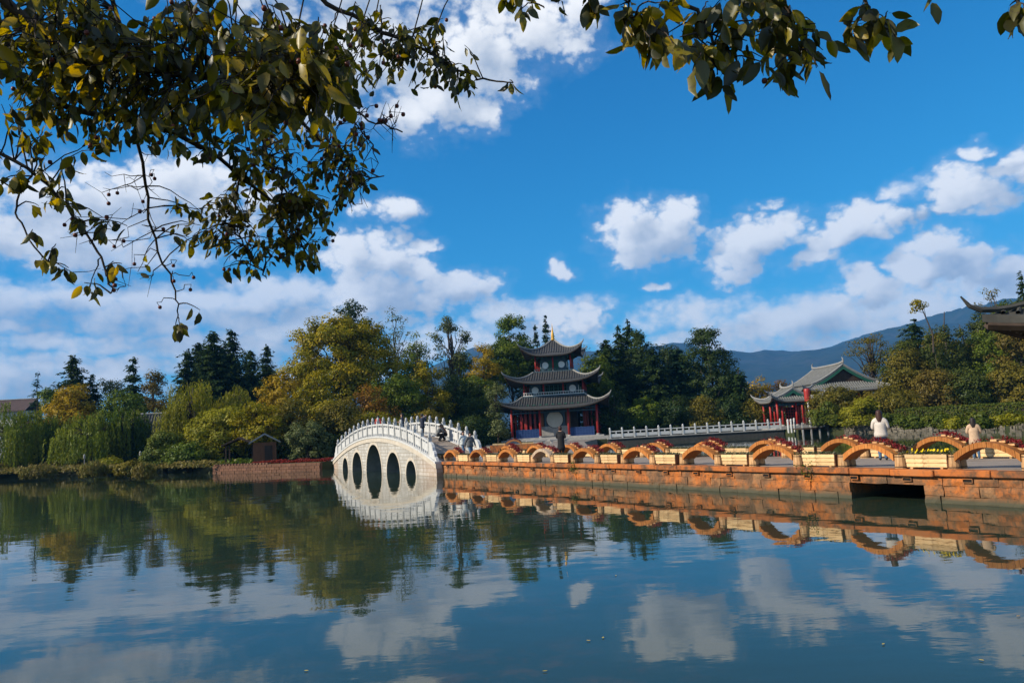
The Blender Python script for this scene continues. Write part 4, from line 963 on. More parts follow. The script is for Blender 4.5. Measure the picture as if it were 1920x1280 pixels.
Tround(418, 760, 880, 135, 86, 'lime', 'low spreading yellow-green tree above the brick wall', 70, .95, 90, .28)
Tround(480, 752, 830, 90, 82, 'yellow', 'yellow autumn tree with bare leaning branch beside the hut', 36, .7, 70, .25, shell=.6)
Tround(310, 808, 886, 88, 84, 'bright', 'bright green rounded bush at the water edge', 44, .8, 110, .24, name='waterside_bush', cat='bush', gz=.3)
Tround(355, 830, 886, 80, 82, 'green', 'dark green bush between bright bush and brick wall', 34, .8, 90, .24, name='waterside_bush', cat='bush', gz=.4)
Tround(545, 740, 850, 100, 86, 'olive', 'olive-grey tree left of the bridge behind the hut', 56, .9, 80, .26)
Tround(578, 788, 866, 92, 76, 'silver', 'silvery-leaved dark shrub beside the left end of the bridge', 46, .6, 90, .22, name='silver_shrub', cat='shrub')
Tround(640, 745, 850, 110, 88, 'olive', 'olive-brown thicket tree behind the left end of the bridge', 60, .9, 80, .26)
Tround(530, 690, 800, 90, 104, 'gold', 'yellow-orange lower crown left of the big golden tree', 42, 1.0, 90, .3)
# --- behind the bridge
Tround(384, 642, 800, 80, 134, 'dark', 'dark rounded tree between the leftmost tall conifers', 60, 1.1, 90, .32)
Tround(446, 650, 800, 80, 134, 'dark', 'dark rounded tree right of the tall conifer pair', 60, 1.1, 90, .32)
Tround(494, 672, 800, 60, 132, 'dark', 'dark rounded tree beside the conifer nearest the golden tree', 50, 1.1, 90, .32)
Tround(598, 690, 830, 90, 98, 'yellow', 'yellow-green tree filling in left of the bridge crown', 50, 1.0, 90, .28)
Tround(770, 640, 800, 90, 130, 'dark', 'dark tree behind the sparse grey-green crown', 50, 1.2, 80, .34)
Tround(1735, 640, 760, 80, 116, 'green', 'green tree behind the thin leaning tree', 56, 1.1, 90, .32)
Tround(1820, 640, 770, 90, 116, 'olive', 'olive tree behind the small bright cypress', 56, 1.1, 90, .32)
Tround(1880, 560, 740, 90, 120, 'green', 'tall green tree behind the brownish one at the right edge', 70, 1.2, 90, .34)
Tround(638, 596, 800, 222, 112, 'yellow', 'big rounded golden-green tree above the bridge', 150, 1.35, 130, .36, lobes=[(0, 0, .62, .80, .36), (-.42, -.1, .40, .52, .30), (.45, 0, .42, .50, .30), (.05, -.2, .35, .65, .28), (-.15, 0, .80, .50, .20), (.25, 0, .78, .45, .20)], tr=.45, nlimb=24)
Tround(660, 562, 700, 95, 132, 'dark', 'dark round-topped tree peeking above the big golden tree', 46, 1.3, 90, .4)
Tround(738, 578, 740, 80, 124, 'silver', 'sparse tall tree with thin grey-green crown right of the golden tree', 40, .9, 34, .28, shell=.2, nlimb=30)
Tround(778, 622, 760, 60, 120, 'green', 'loose dark green tree between sparse tree and tall bare-trunked tree', 36, 1.0, 50, .3, nlimb=20)
Tround(690, 720, 820, 100, 100, 'rust', 'rust-tinged autumn shrub tree under the golden crown', 40, .9, 60, .28)
Tround(740, 690, 830, 120, 106, 'green', 'dark green bushy tree directly behind the bridge crown', 70, 1.1, 90, .3)
Tround(800, 676, 830, 90, 110, 'yellow', 'yellow-green tree behind the photographer on the bridge', 46, 1.0, 80, .3)
Tround(700, 770, 850, 130, 92, 'lime', 'low yellow-green bushes just behind the bridge railing', 60, .8, 80, .24, name='low_bush', cat='bush')
Tround(800, 770, 850, 130, 94, 'olive', 'dark olive bushes behind the right half of the bridge', 64, .9, 80, .26, name='low_bush', cat='bush')
Tround(880, 780, 850, 90, 98, 'dark', 'dark shrubs beyond the right end of the bridge', 44, .9, 80, .26, name='low_bush', cat='bush')
Tround(846, 595, 760, 105, 122, 'silver', 'tall open tree with bare trunk and tufted foliage', lobes=[(-.1, 0, .88, .42, .12), (.5, 0, .74, .38, .08), (-.55, 0, .62, .40, .22), (.25, 0, .50, .30, .10), (-.2, 0, .35, .35, .15)], ncl=38, rcl=.85, nleaf=55, leaf=.3, nlimb=38, shell=.2, tr=.28)
Tround(850, 700, 830, 110, 114, 'dark', 'dark thicket tree below the tall open tree', 60, 1.1, 80, .3)
Tround(952, 592, 790, 110, 126, 'green', 'tall leafy green tree left of the pagoda', lobes=[(.1, 0, .80, .55, .22), (0, 0, .50, .85, .32), (-.45, 0, .40, .5, .28), (.5, 0, .45, .45, .3)], ncl=110, rcl=1.1, nleaf=100, leaf=.32)
Tround(905, 640, 740, 55, 120, 'gold', 'yellow-tinged tree at the left flank of the tall green tree', 34, .9, 70, .28)
Tround(895, 690, 820, 70, 116, 'green', 'green tree above the grey roof left of the pagoda', 44, 1.0, 80, .3)
Tcon(1003, 610, 30, 140, 'spruce', 'shorter of two slim spruces left of the gold spire', dens=1.0)
Tcon(1022, 592, 34, 142, 'spruce', 'taller of two slim spruces left of the gold spire', dens=1.0)
Tround(929, 716, 850, 44, 92, 'silver', 'slender dark young tree standing before the left pagoda eave', lobes=[(0, 0, .80, .9, .18), (-.1, 0, .5, .5, .2), (.1, 0, .22, .6, .2)], ncl=34, rcl=.55, nleaf=46, leaf=.22, tr=.1, gz=.8)
# --- right of the pagoda
Tround(1112, 655, 800, 70, 124, 'green', 'green tree filling in just right of the pagoda eaves', 60, 1.1, 90, .32)
Tround(1248, 640, 800, 70, 130, 'dark', 'dark round tree between the dense conifer and the rounded tree', 60, 1.1, 90, .32)
Tround(1290, 655, 800, 80, 130, 'green', 'green tree behind the big dark rounded tree', 60, 1.1, 90, .32)
Tround(1362, 680, 800, 60, 126, 'green', 'lower green tree right of the big rounded tree', 44, 1.0, 90, .32)
Tround(985, 640, 800, 60, 132, 'dark', 'dark tree filling the gap left of the pagoda roofs', 50, 1.1, 90, .32)
Tround(862, 650, 800, 80, 128, 'green', 'green tree behind the tall open tree', 60, 1.1, 80, .32)
Tround(1686, 630, 790, 84, 110, 'cypress', 'broad green tree at the left flank of the right grove', 64, 1.0, 90, .3)
Tround(1905, 560, 720, 90, 112, 'cypress', 'tall green tree rising behind the roof corner at the right edge', 64, 1.0, 90, .3)
Tround(1840, 585, 720, 80, 118, 'cypress', 'green tree top left of the roof corner', 60, 1.0, 90, .3)
Tround(1095, 640, 800, 46, 132, 'brown', 'thin bare-looking tree close behind the right pagoda eaves', 26, .8, 22, .24, shell=.2, nlimb=26)
Tcon(1134, 640, 80, 128, 'dark', 'broad olive-dark conifer just right of the pagoda', top=.35, dens=1.1)
Tcon(1158, 611, 50, 132, 'dark', 'pointed dark conifer, left of the tallest pair', top=.2)
Tcon(1176, 602, 56, 136, 'dark', 'tallest pointed dark conifer right of the pagoda', top=.2)
Tround(1196, 616, 780, 60, 130, 'dark', 'dark flat-topped tree beside the pointed conifers', 50, 1.0, 90, .34)
Tcon(1222, 648, 66, 126, 'dark', 'dense dark conifer in the middle of the right grove', top=.4)
Tcon(1268, 648, 60, 128, 'spruce', 'dark conifer left of the big rounded tree', top=.45)
Tround(1326, 612, 790, 92, 124, 'dark', 'big dark rounded tree with layered crown right of the grove', lobes=[(0, 0, .86, .7, .13), (-.1, 0, .62, .95, .16), (.15, 0, .38, .9, .18), (0, 0, .18, .8, .18)], ncl=90, rcl=1.0, nleaf=90, leaf=.32)
Tcon(1384, 690, 48, 120, 'dark', 'short dark conifer left of the orange shrubs', top=.15)
for px, pt, w_, mt, lb in [(1425, 706, 60, 'gold', 'orange-yellow shrub tree left of the pavilion roof'), (1462, 712, 50, 'rust', 'rust-coloured shrub tree behind the pavilion roof'), (1400, 715, 40, 'olive', 'olive shrub tree between conifer and orange shrub')]:
    Tround(px, pt, 800, w_, 132, mt, lb, 30, 1.0, 70, .3)
for k, (px, pt, w_, mt) in enumerate([(1150, 735, 80, 'dark'), (1205, 742, 80, 'green'), (1262, 740, 80, 'dark'), (1315, 745, 80, 'olive'), (1368, 742, 70, 'dark'), (1410, 752, 60, 'olive')]):
    Tround(px, pt, 806, w_, 112, mt, ['dark understorey bush at the right foot of the pagoda', 'green understorey bush behind the white railing', 'dark understorey bush below the conifers', 'olive understorey bush below the big rounded tree', 'dark understorey bush right of the rounded tree', 'olive understorey bush nearest the pavilion'][k], 36, .9, 70, .28, name='understorey_bush', cat='bush')
Tround(1630, 622, 760, 84, 124, 'olive', 'open branching tree against the mountain right of the hall', lobes=[(0, 0, .86, .7, .12), (-.5, 0, .70, .5, .10), (.55, 0, .72, .45, .10), (0, 0, .5, .6, .12)], ncl=42, rcl=.8, nleaf=36, leaf=.26, nlimb=40, shell=.2, tr=.3)
# --- right bank
Tround(1562, 724, 806, 100, 98, 'olive', 'rounded olive bush in front of the hall roof', 64, .9, 95, .26, name='bank_bush', cat='bush')
Tround(1546, 748, 806, 62, 96, 'bright', 'bright green bush beside the pavilion', 30, .7, 90, .24, lobes=[(0, 0, .6, .5, .35), (-.55, 0, .3, .45, .3), (.5, 0, .35, .5, .35), (.1, 0, .15, .9, .18)], name='bank_bush', cat='bush')
Tround(1655, 728, 806, 130, 95, 'olive', 'large grey-green bush leaning over the rubble wall', 84, .95, 100, .26, name='bank_bush', cat='bush')
Tround(1612, 748, 812, 86, 93, 'lime', 'yellow-green bush at the left end of the rubble wall', 40, .7, 95, .24, lobes=[(.2, 0, .7, .5, .3), (-.5, 0, .4, .45, .3), (.6, 0, .45, .45, .35), (0, 0, .15, .95, .18)], name='bank_bush', cat='bush')
for px, pt, w_, dp, mt, lb in [(1712, 598, 70, 113, 'dark', 'dark conifer left of the thin leaning tree'), (1766, 583, 112, 108, 'cypress', 'pointed green cypress in the middle of the right grove'), (1800, 606, 84, 110, 'cypress', 'second pointed cypress right of the middle one'), (1836, 616, 70, 113, 'cypress', 'small cypress below the roof corner'), (1740, 618, 80, 106, 'cypress', 'lower cypress under the thin leaning tree'), (1868, 598, 100, 112, 'cypress', 'broad cypress behind the roof corner'), (1912, 513, 34, 116, 'dark', 'narrow dark conifer at the right edge')]:
    if mt == 'cypress': Tround(px, pt, 775, w_, dp, mt, lb, 62, .75, 64, .27, lobes=[(0, 0, .10, .95, .14), (rng.uniform(-.1, .1), 0, .30, .82, .17), (rng.uniform(-.1, .1), 0, .50, .62, .17), (0, 0, .68, .40, .14), (0, 0, .84, .20, .12), (0, 0, .95, .06, .06)], name='cypress_tree', flat=1.3)
    else: Tcon(px, pt, w_, dp, mt, lb, top=.3)
Tround(1862, 524, 680, 84, 118, 'olive', 'open spreading tree top above the roof corner', 40, .8, 40, .26, shell=.2, nlimb=34)
for px, pt, pb, w_, dp, mt, lb in [(1690, 650, 790, 95, 106, 'olive', 'olive tree behind the large grey-green bush'), (1745, 690, 780, 85, 101, 'brown', 'brown-tinged tree at the foot of the cypresses'), (1805, 690, 770, 80, 100, 'cypress', 'low green tree left of the olive one above the hedge'), (1850, 610, 765, 110, 107, 'green', 'tall green tree below the roof corner'), (1905, 600, 760, 100, 104, 'brown', 'tall brownish tree at the right edge'), (1890, 680, 765, 90, 99, 'olive', 'olive tree standing behind the hedge at the right edge'), (1760, 620, 720, 80, 112, 'olive', 'olive crown between the two pointed cypresses')]:
    Tround(px, pt, pb, w_, dp, mt, lb, 62, 1.05, 90, .3)
q = aty(1722, 560, 104); o = thing('leaning_tree', (aty(1752, 640, 104)[0], 104, LAND_Z), 0, 'thin leaning tree with small yellow-green top against the clouds', 'tree')
zt = q[2] - LAND_Z; dx = q[0] - o.location.x
broadleaf(o, [(dx, 0, zt - .7, 1.2, 1.2, .6), (dx - .5, 0, zt - 1.6, .8, .8, .5), (dx + .8, 0, zt - 1.2, .5, .5, .5)], 'yellow', 16, .55, 36, .28, H=zt * .6, tr=.10, nlimb=0)
tk = MB(); tk.tube([(-.3, 0, zt * .55), (-.1, 0, zt * .7), (dx * .55, 0, zt * .85), (dx, 0, zt - .4)], [.12, .10, .07, .03], 6); tk.tube([(dx * .5, 0, zt * .83), (dx + .6, 0, zt - 1.0)], [.05, .02], 5); tk.tube([(dx * .6, 0, zt * .88), (dx - .6, 0, zt - 1.6)], [.05, .02], 5)
tk.build('limb', MT['bark'], o)
hd = thing('clipped_hedge', (44.5, 91.0, 1.0), rw.rotation_euler.z, 'long clipped green hedge above the rubble wall', 'hedge')
n = 15000; X = np.column_stack([rng.uniform(0, 26, n), rng.uniform(0, 1.4, n), rng.uniform(0, 1.55, n)]); fsel = rng.integers(0, 3, n)
X[fsel == 0, 1] = rng.normal(0, .06, (fsel == 0).sum()); X[fsel == 1, 2] = 1.5 + rng.normal(0, .06, (fsel == 1).sum()); Nn = rng.normal(0, .6, (n, 3)); Nn[fsel == 0, 1] -= 1; Nn[fsel == 1, 2] += 1
link('foliage', leaf_mesh('foliage', X, unit(Nn), .22 * rng.uniform(.6, 1.3, n), .13, rng.uniform(0, 1, n), LM['hedge']), hd); MB().box((13, .75, .7), (25.8, 1.2, 1.4)).build('hedge_stems', MT['twig'], hd)
for k, (px, py) in enumerate([(1868, 790), (1895, 786), (1790, 793)]):
    q = atz(px, py + 14, .6); Tround(px, py - 8, py + 12, [56, 50, 36][k], q[1] + .5, 'lime', ['yellow-green creeper spilling over the rubble wall below the hedge', 'yellow-green creeper on the rubble wall at the right edge', 'small creeper hanging on the rubble wall behind the child'][k], 12, .4, 60, .2, name='wall_creeper', cat='plant', tr=.04, nlimb=4)
for k, (px, pt, w_) in enumerate([(1668, 778, 60), (1712, 780, 56), (1758, 778, 50), (1830, 776, 54)]):
    q = atz(px, 800, .9); Tround(px, pt, 800, w_, q[1] + 1.0, 'hedge', ['dark shrub hanging over the rubble wall right of the yellow-green bush', 'dark shrub on the rubble wall left of the small creeper', 'low dark shrub on the rubble wall behind the child', 'low dark shrub on the rubble wall left of the yellow-green creeper'][k], 16, .5, 70, .22, name='wall_shrub', cat='shrub', tr=.04, nlimb=4)
# --- reeds and low growth along the left bank
for k, (px, py, w_, h_, mt) in enumerate([(20, 872, 70, 18, 'reed'), (75, 876, 60, 16, 'reed'), (125, 868, 66, 24, 'olive'), (175, 874, 50, 16, 'reed'), (205, 866, 60, 24, 'lime'), (245, 872, 50, 16, 'olive'), (270, 878, 30, 12, 'reed')]):
    q = atz(px, py + 20, .25); Tround(px, py - h_ * .2, py + 16, w_, q[1] + .6, mt, ['brown reeds at the left edge of the bank', 'brown reeds under the first willow', 'olive mound of growth under the first willow', 'low reeds between two mounds on the bank', 'yellow-green mound on the bank under the second willow', 'olive growth near the stake on the bank', 'short reeds left of the bright green bush'][k], 26, .5, 70, .30, name='bank_growth', cat='plant', gz=.25, tr=.04, nlimb=3, flat=.9, vert=(mt == 'reed'))
# red bedding flowers above the brick wall
FOL['redbed'] = [(.16, .015, .012), (.30, .03, .02), (.10, .04, .015)]; LM['redbed'] = leafmat('red_bedding', FOL['redbed'])
n = 5000; t = rng.uniform(.35, .99, n); P = np.column_stack([-29.6 + 12.2 * t, 75.2 - 7 * t, np.full(n, .72)]) + np.column_stack([rng.uniform(.3, 2.2, n) * .49, rng.uniform(.3, 2.2, n) * .86, rng.uniform(0, .34, n) * (.3 + .7 * np.abs(np.sin(t * 31)) * np.abs(np.sin(t * 13 + 1)))])
tag(link('flower_bed', leaf_mesh('flower_bed', P, unit(rng.normal(0, .6, (n, 3)) + [0, 0, 1]), .14, .1, rng.uniform(0, 1, n), LM['redbed'])), 'bed of small red flowers on top of the brick wall', 'flowers', kind='stuff')

# dense undergrowth that closes the view below the crowns
def undergrowth(name, label, segs, mat, n):
    Ps = []; Vs = []
    for (xa, ya, xb, yb, h) in segs:
        k = int(n * math.hypot(xb - xa, yb - ya)); t = rng.uniform(0, 1, k); c = np.column_stack([xa + (xb - xa) * t, ya + (yb - ya) * t])
        ph = .6 + .4 * np.sin(t * 37 + xa) * np.sin(t * 91 + ya); Ps.append(np.column_stack([c[:, 0] + rng.normal(0, .7, k), c[:, 1] + rng.normal(0, .9, k), LAND_Z + rng.uniform(0, 1, k) * h * ph])); Vs.append(np.clip(rng.normal(.4, .25, k), 0, 1))
    P = np.concatenate(Ps); k = len(P)
    tag(link(name, leaf_mesh(name, P, unit(rng.normal(0, .7, (k, 3)) + [-.4, -.5, .6]), .38 * rng.uniform(.6, 1.3, k), .24, np.concatenate(Vs), LM[mat])), label, 'undergrowth', kind='stuff')
undergrowth('undergrowth', 'dark tangled undergrowth under the trees of the left bank', [(-95, 112, -45, 108, 5.0), (-70, 103, -42, 97, 2.6), (-48, 112, -18, 104, 5.5), (-36, 90, -22, 82, 2.6), (-24, 84, -13, 88, 3.0), (-14, 94, -2, 112, 4.0), (-16, 112, 4, 128, 6.0)], 'dark', 190)
undergrowth('undergrowth', 'dark undergrowth under the trees of the far right bank', [(12, 118, 36, 122, 5.0), (36, 122, 58, 112, 4.0), (56, 104, 80, 92, 3.2), (70, 112, 100, 90, 4.0)], 'dark', 170)

undergrowth('bank_grass', 'rough grass and reeds along the left water edge', [(-80, 100.6, -65, 97.4, .75), (-65, 97.4, -53, 91, .8), (-53, 91, -40, 85.6, .7), (-40, 85.6, -30, 75.6, .6)], 'reed', 130)
undergrowth('lawn_tufts', 'tufts of grass on the bank behind the water edge', [(-75, 102.5, -52, 94.5, .5), (-52, 94.5, -38, 89, .5), (-38, 89, -27, 79, .5)], 'green', 260)
# ------------------------------------------------------------------ planters on the causeway
LM['red'] = leafmat('red_flowers', [(.07, .008, .010), (.20, .014, .018), (.30, .035, .045), (.14, .05, .02)], .25)
LM['herb'] = leafmat('planter_herbs', [(.03, .05, .012), (.07, .09, .03), (.13, .13, .06), (.22, .20, .15)], .25)
LM['pansy'] = leafmat('yellow_pansies', [(.70, .50, .01), (.85, .62, .02)], .2)
MT['stave_grey'] = woodmat('weathered_stave', [(.36, .25, .17), (.50, .37, .26), (.58, .45, .33)], (8, 8, 1.2), .08)
AL = 2.16; AX = AL / 2
def zo(x): return .33 + .36 * (1 - ((x - AX) / .88) ** 2)
def arch_planter(stv, seed, nfl=420, lo=.0):
    r = np.random.default_rng(seed); root = thing('wooden_arch_planter', (0, 0, 0))
    mb = MB(); xs = np.linspace(AX - .80, AX + .80, 16)
    for a, b in zip(xs[:-1], xs[1:]):
        j = r.uniform(-.006, .006); g_ = .004
        def low(x): return zo(x) - .138 - .05 * abs((x - AX) / .8) ** 2
        mb.hexa([(a + g_, .02 + j, low(a)), (b - g_, .02 + j, low(b)), (b - g_, .62, low(b)), (a + g_, .62, low(a)), (a + g_, .02 + j, zo(a)), (b - g_, .02 + j, zo(b)), (b - g_, .62, zo(b)), (a + g_, .62, zo(a))])
    mb.build('arch_band', MT[stv], root)
    for x in (.17, AL - .17):
        for y in (.17, .47):
            bb = MB(); n = 12; th0 = r.uniform(0, .5)
            for k in range(n):      # staves
                t0, t1 = th0 + k * 2 * math.pi / n + .02, th0 + (k + 1) * 2 * math.pi / n - .02
                q = [(rr * math.cos(t), rr * math.sin(t), z) for z, rr, ri in ((0, .165, .12), (.37, .145, .10)) for rr, t in ((rr, t0), (rr, t1), (ri, t1), (ri, t0))]
                bb.hexa(q)
            o = bb.build('barrel', MT['stave2'], root, (x, y, 0))
            for z in (.045, .325): MB().lathe([(.170 - z * .055, z - .012), (.170 - z * .055, z + .012)], 16).build('hoop', MT['iron'], o)
            MB().lathe([(.115, .30), (.115, .34)], 12).build('soil', MT['soil'], o)
    tr = MB()
    for k in range(4):
        x = AX + .08 + .62 * k / 3; sl = -2 * .36 * (x - AX) / .88 ** 2; tr.box((x, .45, zo(x) + .025), (.15, .28, .05))
    tr.build('flower_tray', MT['stave2'], root)
    n = nfl; x = AX + np.where(r.random(n) < .88, lo + (.82 - lo) * r.uniform(0, 1, n) ** .8, r.uniform(-.6, .1, n)); y = r.uniform(.30, .64, n)
    hgt = r.uniform(.0, .15, n) * (.45 + .55 * np.abs(np.sin(x * 9 + seed))) * np.where(x < AX, .6, 1); P = np.column_stack([x, y, np.array([zo(v) for v in x]) + .05 + hgt * .8]); N = unit(r.normal(0, 1, (n, 3)) + [0, -.3, .4])
    T = unit(r.normal(0, .7, (n, 3)) + [0, 0, .8]); o = link('flowers', leaf_mesh('flowers', P, N, .085 * r.uniform(.6, 1.4, n), .035, r.random(n), LM['red'], T), root); o['kind'] = 'stuff'
    n = 130; bx = np.where(r.random(n) < .5, .17, AL - .17); P = np.column_stack([bx + r.normal(0, .08, n), r.uniform(.05, .6, n), .36 + r.uniform(0, .10, n)])
    o = link('barrel_herbs', leaf_mesh('barrel_herbs', P, unit(r.normal(0, 1, (n, 3)) + [0, 0, .5]), .06, .035, r.random(n), LM['herb']), root); o['kind'] = 'stuff'
    return root
BX = 1.24
slat_m = {}
def flower_box(seed, pansy=False):
    r = np.random.default_rng(seed); root = thing('flower_box', (0, 0, 0))
    for k in range(3):
        ex = .03 * (2 - k)
        for side, y in ((0, .02 + .012 * k), (1, .44 - .012 * k)):
            s_ = MB().box((BX / 2, 0, 0), (BX - .06 - ex + r.uniform(-.01, .01), .032, .108)); s_.build('slat', MT['pine'], root, (0, y - .02 * side + (0 if side else .02 - .02 * k), .10 + k * .116), bevel=.006)
    for x in (.05, BX - .05): MB().box((x, .23, .215), (.03, .36, .34)).build('end_panel', MT['brownwood'], root)
    for x in (.2, BX - .2): MB().box((x, .23, .02), (.07, .42, .045)).build('foot', MT['stave2'], root)
    MB().box((BX / 2, .23, .33), (BX - .14, .36, .06)).build('soil', MT['soil'], root)
    n = 420; P = np.column_stack([r.uniform(.06, BX - .06, n), r.uniform(.06, .42, n), .37 + r.uniform(0, .09, n)])
    o = link('herbs', leaf_mesh('herbs', P, unit(r.normal(0, 1, (n, 3)) + [0, 0, .5]), .06 * r.uniform(.6, 1.3, n), .035, r.random(n), LM['herb']), root); o['kind'] = 'stuff'
    if pansy:
        for k in range(26):
            cx, cy, cz = r.uniform(.06, BX - .05), r.uniform(.05, .35), .44 + r.uniform(0, .07); m_ = 7; th = np.arange(m_) * 2 * math.pi / m_
            nn = unit(np.array([[-.5, -.7, .4]]) + r.normal(0, .25, (1, 3)))[0]; a = unit(np.cross(nn, [0, 0, 1.0])); b = np.cross(nn, a)
            P = np.array([cx, cy, cz]) + .022 * (np.cos(th)[:, None] * a + np.sin(th)[:, None] * b); Tt = unit(np.cos(th)[:, None] * a + np.sin(th)[:, None] * b)
            link('pansy', leaf_mesh('pansy', P, np.tile(nn, (m_, 1)) + r.normal(0, .12, (m_, 3)), .05, .042, r.random(m_), LM['pansy'], Tt), root)
    return root
ORD = ['first', 'second', 'third', 'fourth', 'fifth', 'sixth', 'seventh', 'eighth', 'ninth', 'tenth', 'eleventh']
near_a = [-9.55, -6.13, -2.7, .72, 4.30, 7.96, 11.49, 14.94, 18.39, 21.71]
protos = [arch_planter('stave', 20, 360, .0), arch_planter('stave', 21, 220, .2), arch_planter('stave', 23, 420, -.1), arch_planter('stave', 26, 280, .12)]; protoA = protos[0]; fresh = list(protos)
def next_arch(k):
    p = protos[k % 4]
    if p in fresh: fresh.remove(p); return p
    return copy_tree(p)
for i, t in enumerate(near_a):
    a = arch_planter('stave_grey', 30, 330, .1) if i == 3 else next_arch([0, 1, 2, 0, 3, 1, 0, 3, 2, 1][i])
    a.location = cw(t + r2.uniform(-.03, .03), .14 + r2.uniform(0, .05)); a.rotation_euler = (0, 0, CA + r2.uniform(-.02, .02))
    tag(a, ('weathered grey wooden arch planter, fourth from the bridge along the lake edge' if i == 3 else f'orange wooden arch planter of red flowers, {ORD[i]} from the bridge along the lake edge'), 'planter', 'arch planters along the lake edge')
protoB = None
near_b = [-10.95] + [t + AL + .05 for t in near_a[:-1]]
for i, t in enumerate(near_b):
    if i == 9: b = flower_box(77, True)
    elif protoB is None: b = flower_box(50); protoB = b
    else: b = copy_tree(protoB)
    gap = near_a[i] - t - .04; b.location = cw(t + max(0, (gap - BX) / 2), .16 + r2.uniform(0, .05)); b.rotation_euler = (0, 0, CA + r2.uniform(-.025, .025))
    tag(b, ('pine slat flower box of yellow pansies, nearest on the lake edge' if i == 9 else f'pine slat flower box of low herbs, {ORD[i]} from the bridge along the lake edge'), 'flower box', 'flower boxes along the lake edge')
far_a = [-10.4, -6.9, -3.4, .35, 3.95, 7.40, 10.75, 14.25, 17.85, 21.4]
for i, t in enumerate(far_a):
    a = next_arch([2, 0, 3, 1, 0, 2, 1, 3, 0, 2][i]); a.location = cw(t, 4.45); a.rotation_euler = (0, 0, CA + r2.uniform(-.02, .02))
    tag(a, f'orange wooden arch planter of red flowers, {ORD[i]} from the bridge in the rear row', 'planter', 'arch planters in the rear row')
    if i < 9:
        b = copy_tree(protoB); b.location = cw(t + AL + .06, 4.50); b.rotation_euler = (0, 0, CA)
        tag(b, f'pine slat flower box, {ORD[i]} from the bridge in the rear row', 'flower box', 'flower boxes in the rear row')
for k, (px, py, kind) in enumerate([(962, 836, 'a'), (934, 838, 'b'), (990, 836, 'b')]):
    q = atz(px, py, DECK); o = copy_tree(protoA if kind == 'a' else protoB); o.location = (q[0] - (1.0 if kind == 'a' else .6), q[1], DECK - .03); o.rotation_euler = (0, 0, .05)
    tag(o, ['small distant wooden arch planter on the landing before the pagoda', 'flower box left of the arch planter on the pagoda landing', 'flower box right of the arch planter on the pagoda landing'][k], 'planter' if kind == 'a' else 'flower box', 'planters on the pagoda landing')
for k, (px, py) in enumerate([(1006, 833), (1048, 830)]):     # low stone seats in front of the tower
    q = atz(px, py, DECK); o = thing('stone_bench', (q[0], q[1], DECK - .03), .1, ['stone bench before the left blue panel of the pagoda', 'stone bench with curved end before the pagoda steps'][k], 'bench')
    MB().box((0, 0, .42), (2.2, .5, .14)).build('seat', MT['stone_grey'], o, bevel=.02)
    for x in (-.8, .8): MB().box((x, 0, .17), (.22, .42, .36)).build('leg', MT['stone_grey'], o)
LM['weed'] = leafmat('wall_weed', [(.04, .07, .012), (.09, .12, .02), (.16, .16, .03)], .3)
for k, (t, z, n, lb) in enumerate([(5.0, .74, 150, 'tuft of yellow-green weed growing from the wall top near the middle'), (17.6, .80, 90, 'small green weed rooted under the wall coping beside the culvert'), (25.0, .72, 220, 'trailing dry weed on the wall at the right edge')]):
    q = cw(t, -.12, z); P = rng.normal(0, 1, (n, 3)) * [.16 if k < 2 else .5, .07, .12]; P[:, 1] -= .02
    P = np.column_stack([P[:, 0] * CU[0] + P[:, 1] * CN[0], P[:, 0] * CU[1] + P[:, 1] * CN[1], P[:, 2]])
    tag(link('wall_weed', leaf_mesh('wall_weed', P, unit(rng.normal(0, 1, (n, 3)) + [-.5, -.5, .6]), .09, .03, rng.random(n), LM['weed' if k < 2 else 'reed']), None, q), lb, 'weed', kind='stuff')

# ------------------------------------------------------------------ people
def cloth(name, c, rough=.85): return pmat(name, [tuple(v * .8 for v in c), tuple(min(1, v * 1.15) for v in c)], 9, rough, .25, .01)
MT['skin'] = pmat('skin', [(.42, .24, .16), (.50, .30, .21)], 6, .55)
MT['hair'] = pmat('hair', [(.012, .009, .008), (.03, .022, .018)], 30, .5, .3, .005, (1, 1, .2))
MT['hair_brown'] = pmat('hair_brown', [(.03, .013, .010), (.065, .026, .018)], 30, .5, .3, .005, (1, 1, .2))
MT['shoe_w'] = cloth('white_shoe', (.6, .6, .58)); MT['shoe_d'] = cloth('dark_shoe', (.02, .02, .022)); MT['jeans'] = cloth('jeans', (.07, .13, .22)); MT['jeans2'] = cloth('jeans_dark', (.04, .07, .12))
MT['navy'] = cloth('navy_coat', (.018, .024, .045)); MT['blackc'] = cloth('black_coat', (.012, .012, .014)); MT['redc'] = cloth('red_coat', (.42, .035, .02)); MT['cream'] = cloth('cream_jacket', (.56, .50, .44))
MT['beige'] = cloth('beige_coat', (.50, .35, .23)); MT['greyc'] = cloth('grey_jacket', (.10, .105, .11)); MT['pale'] = cloth('pale_jacket', (.52, .56, .56))
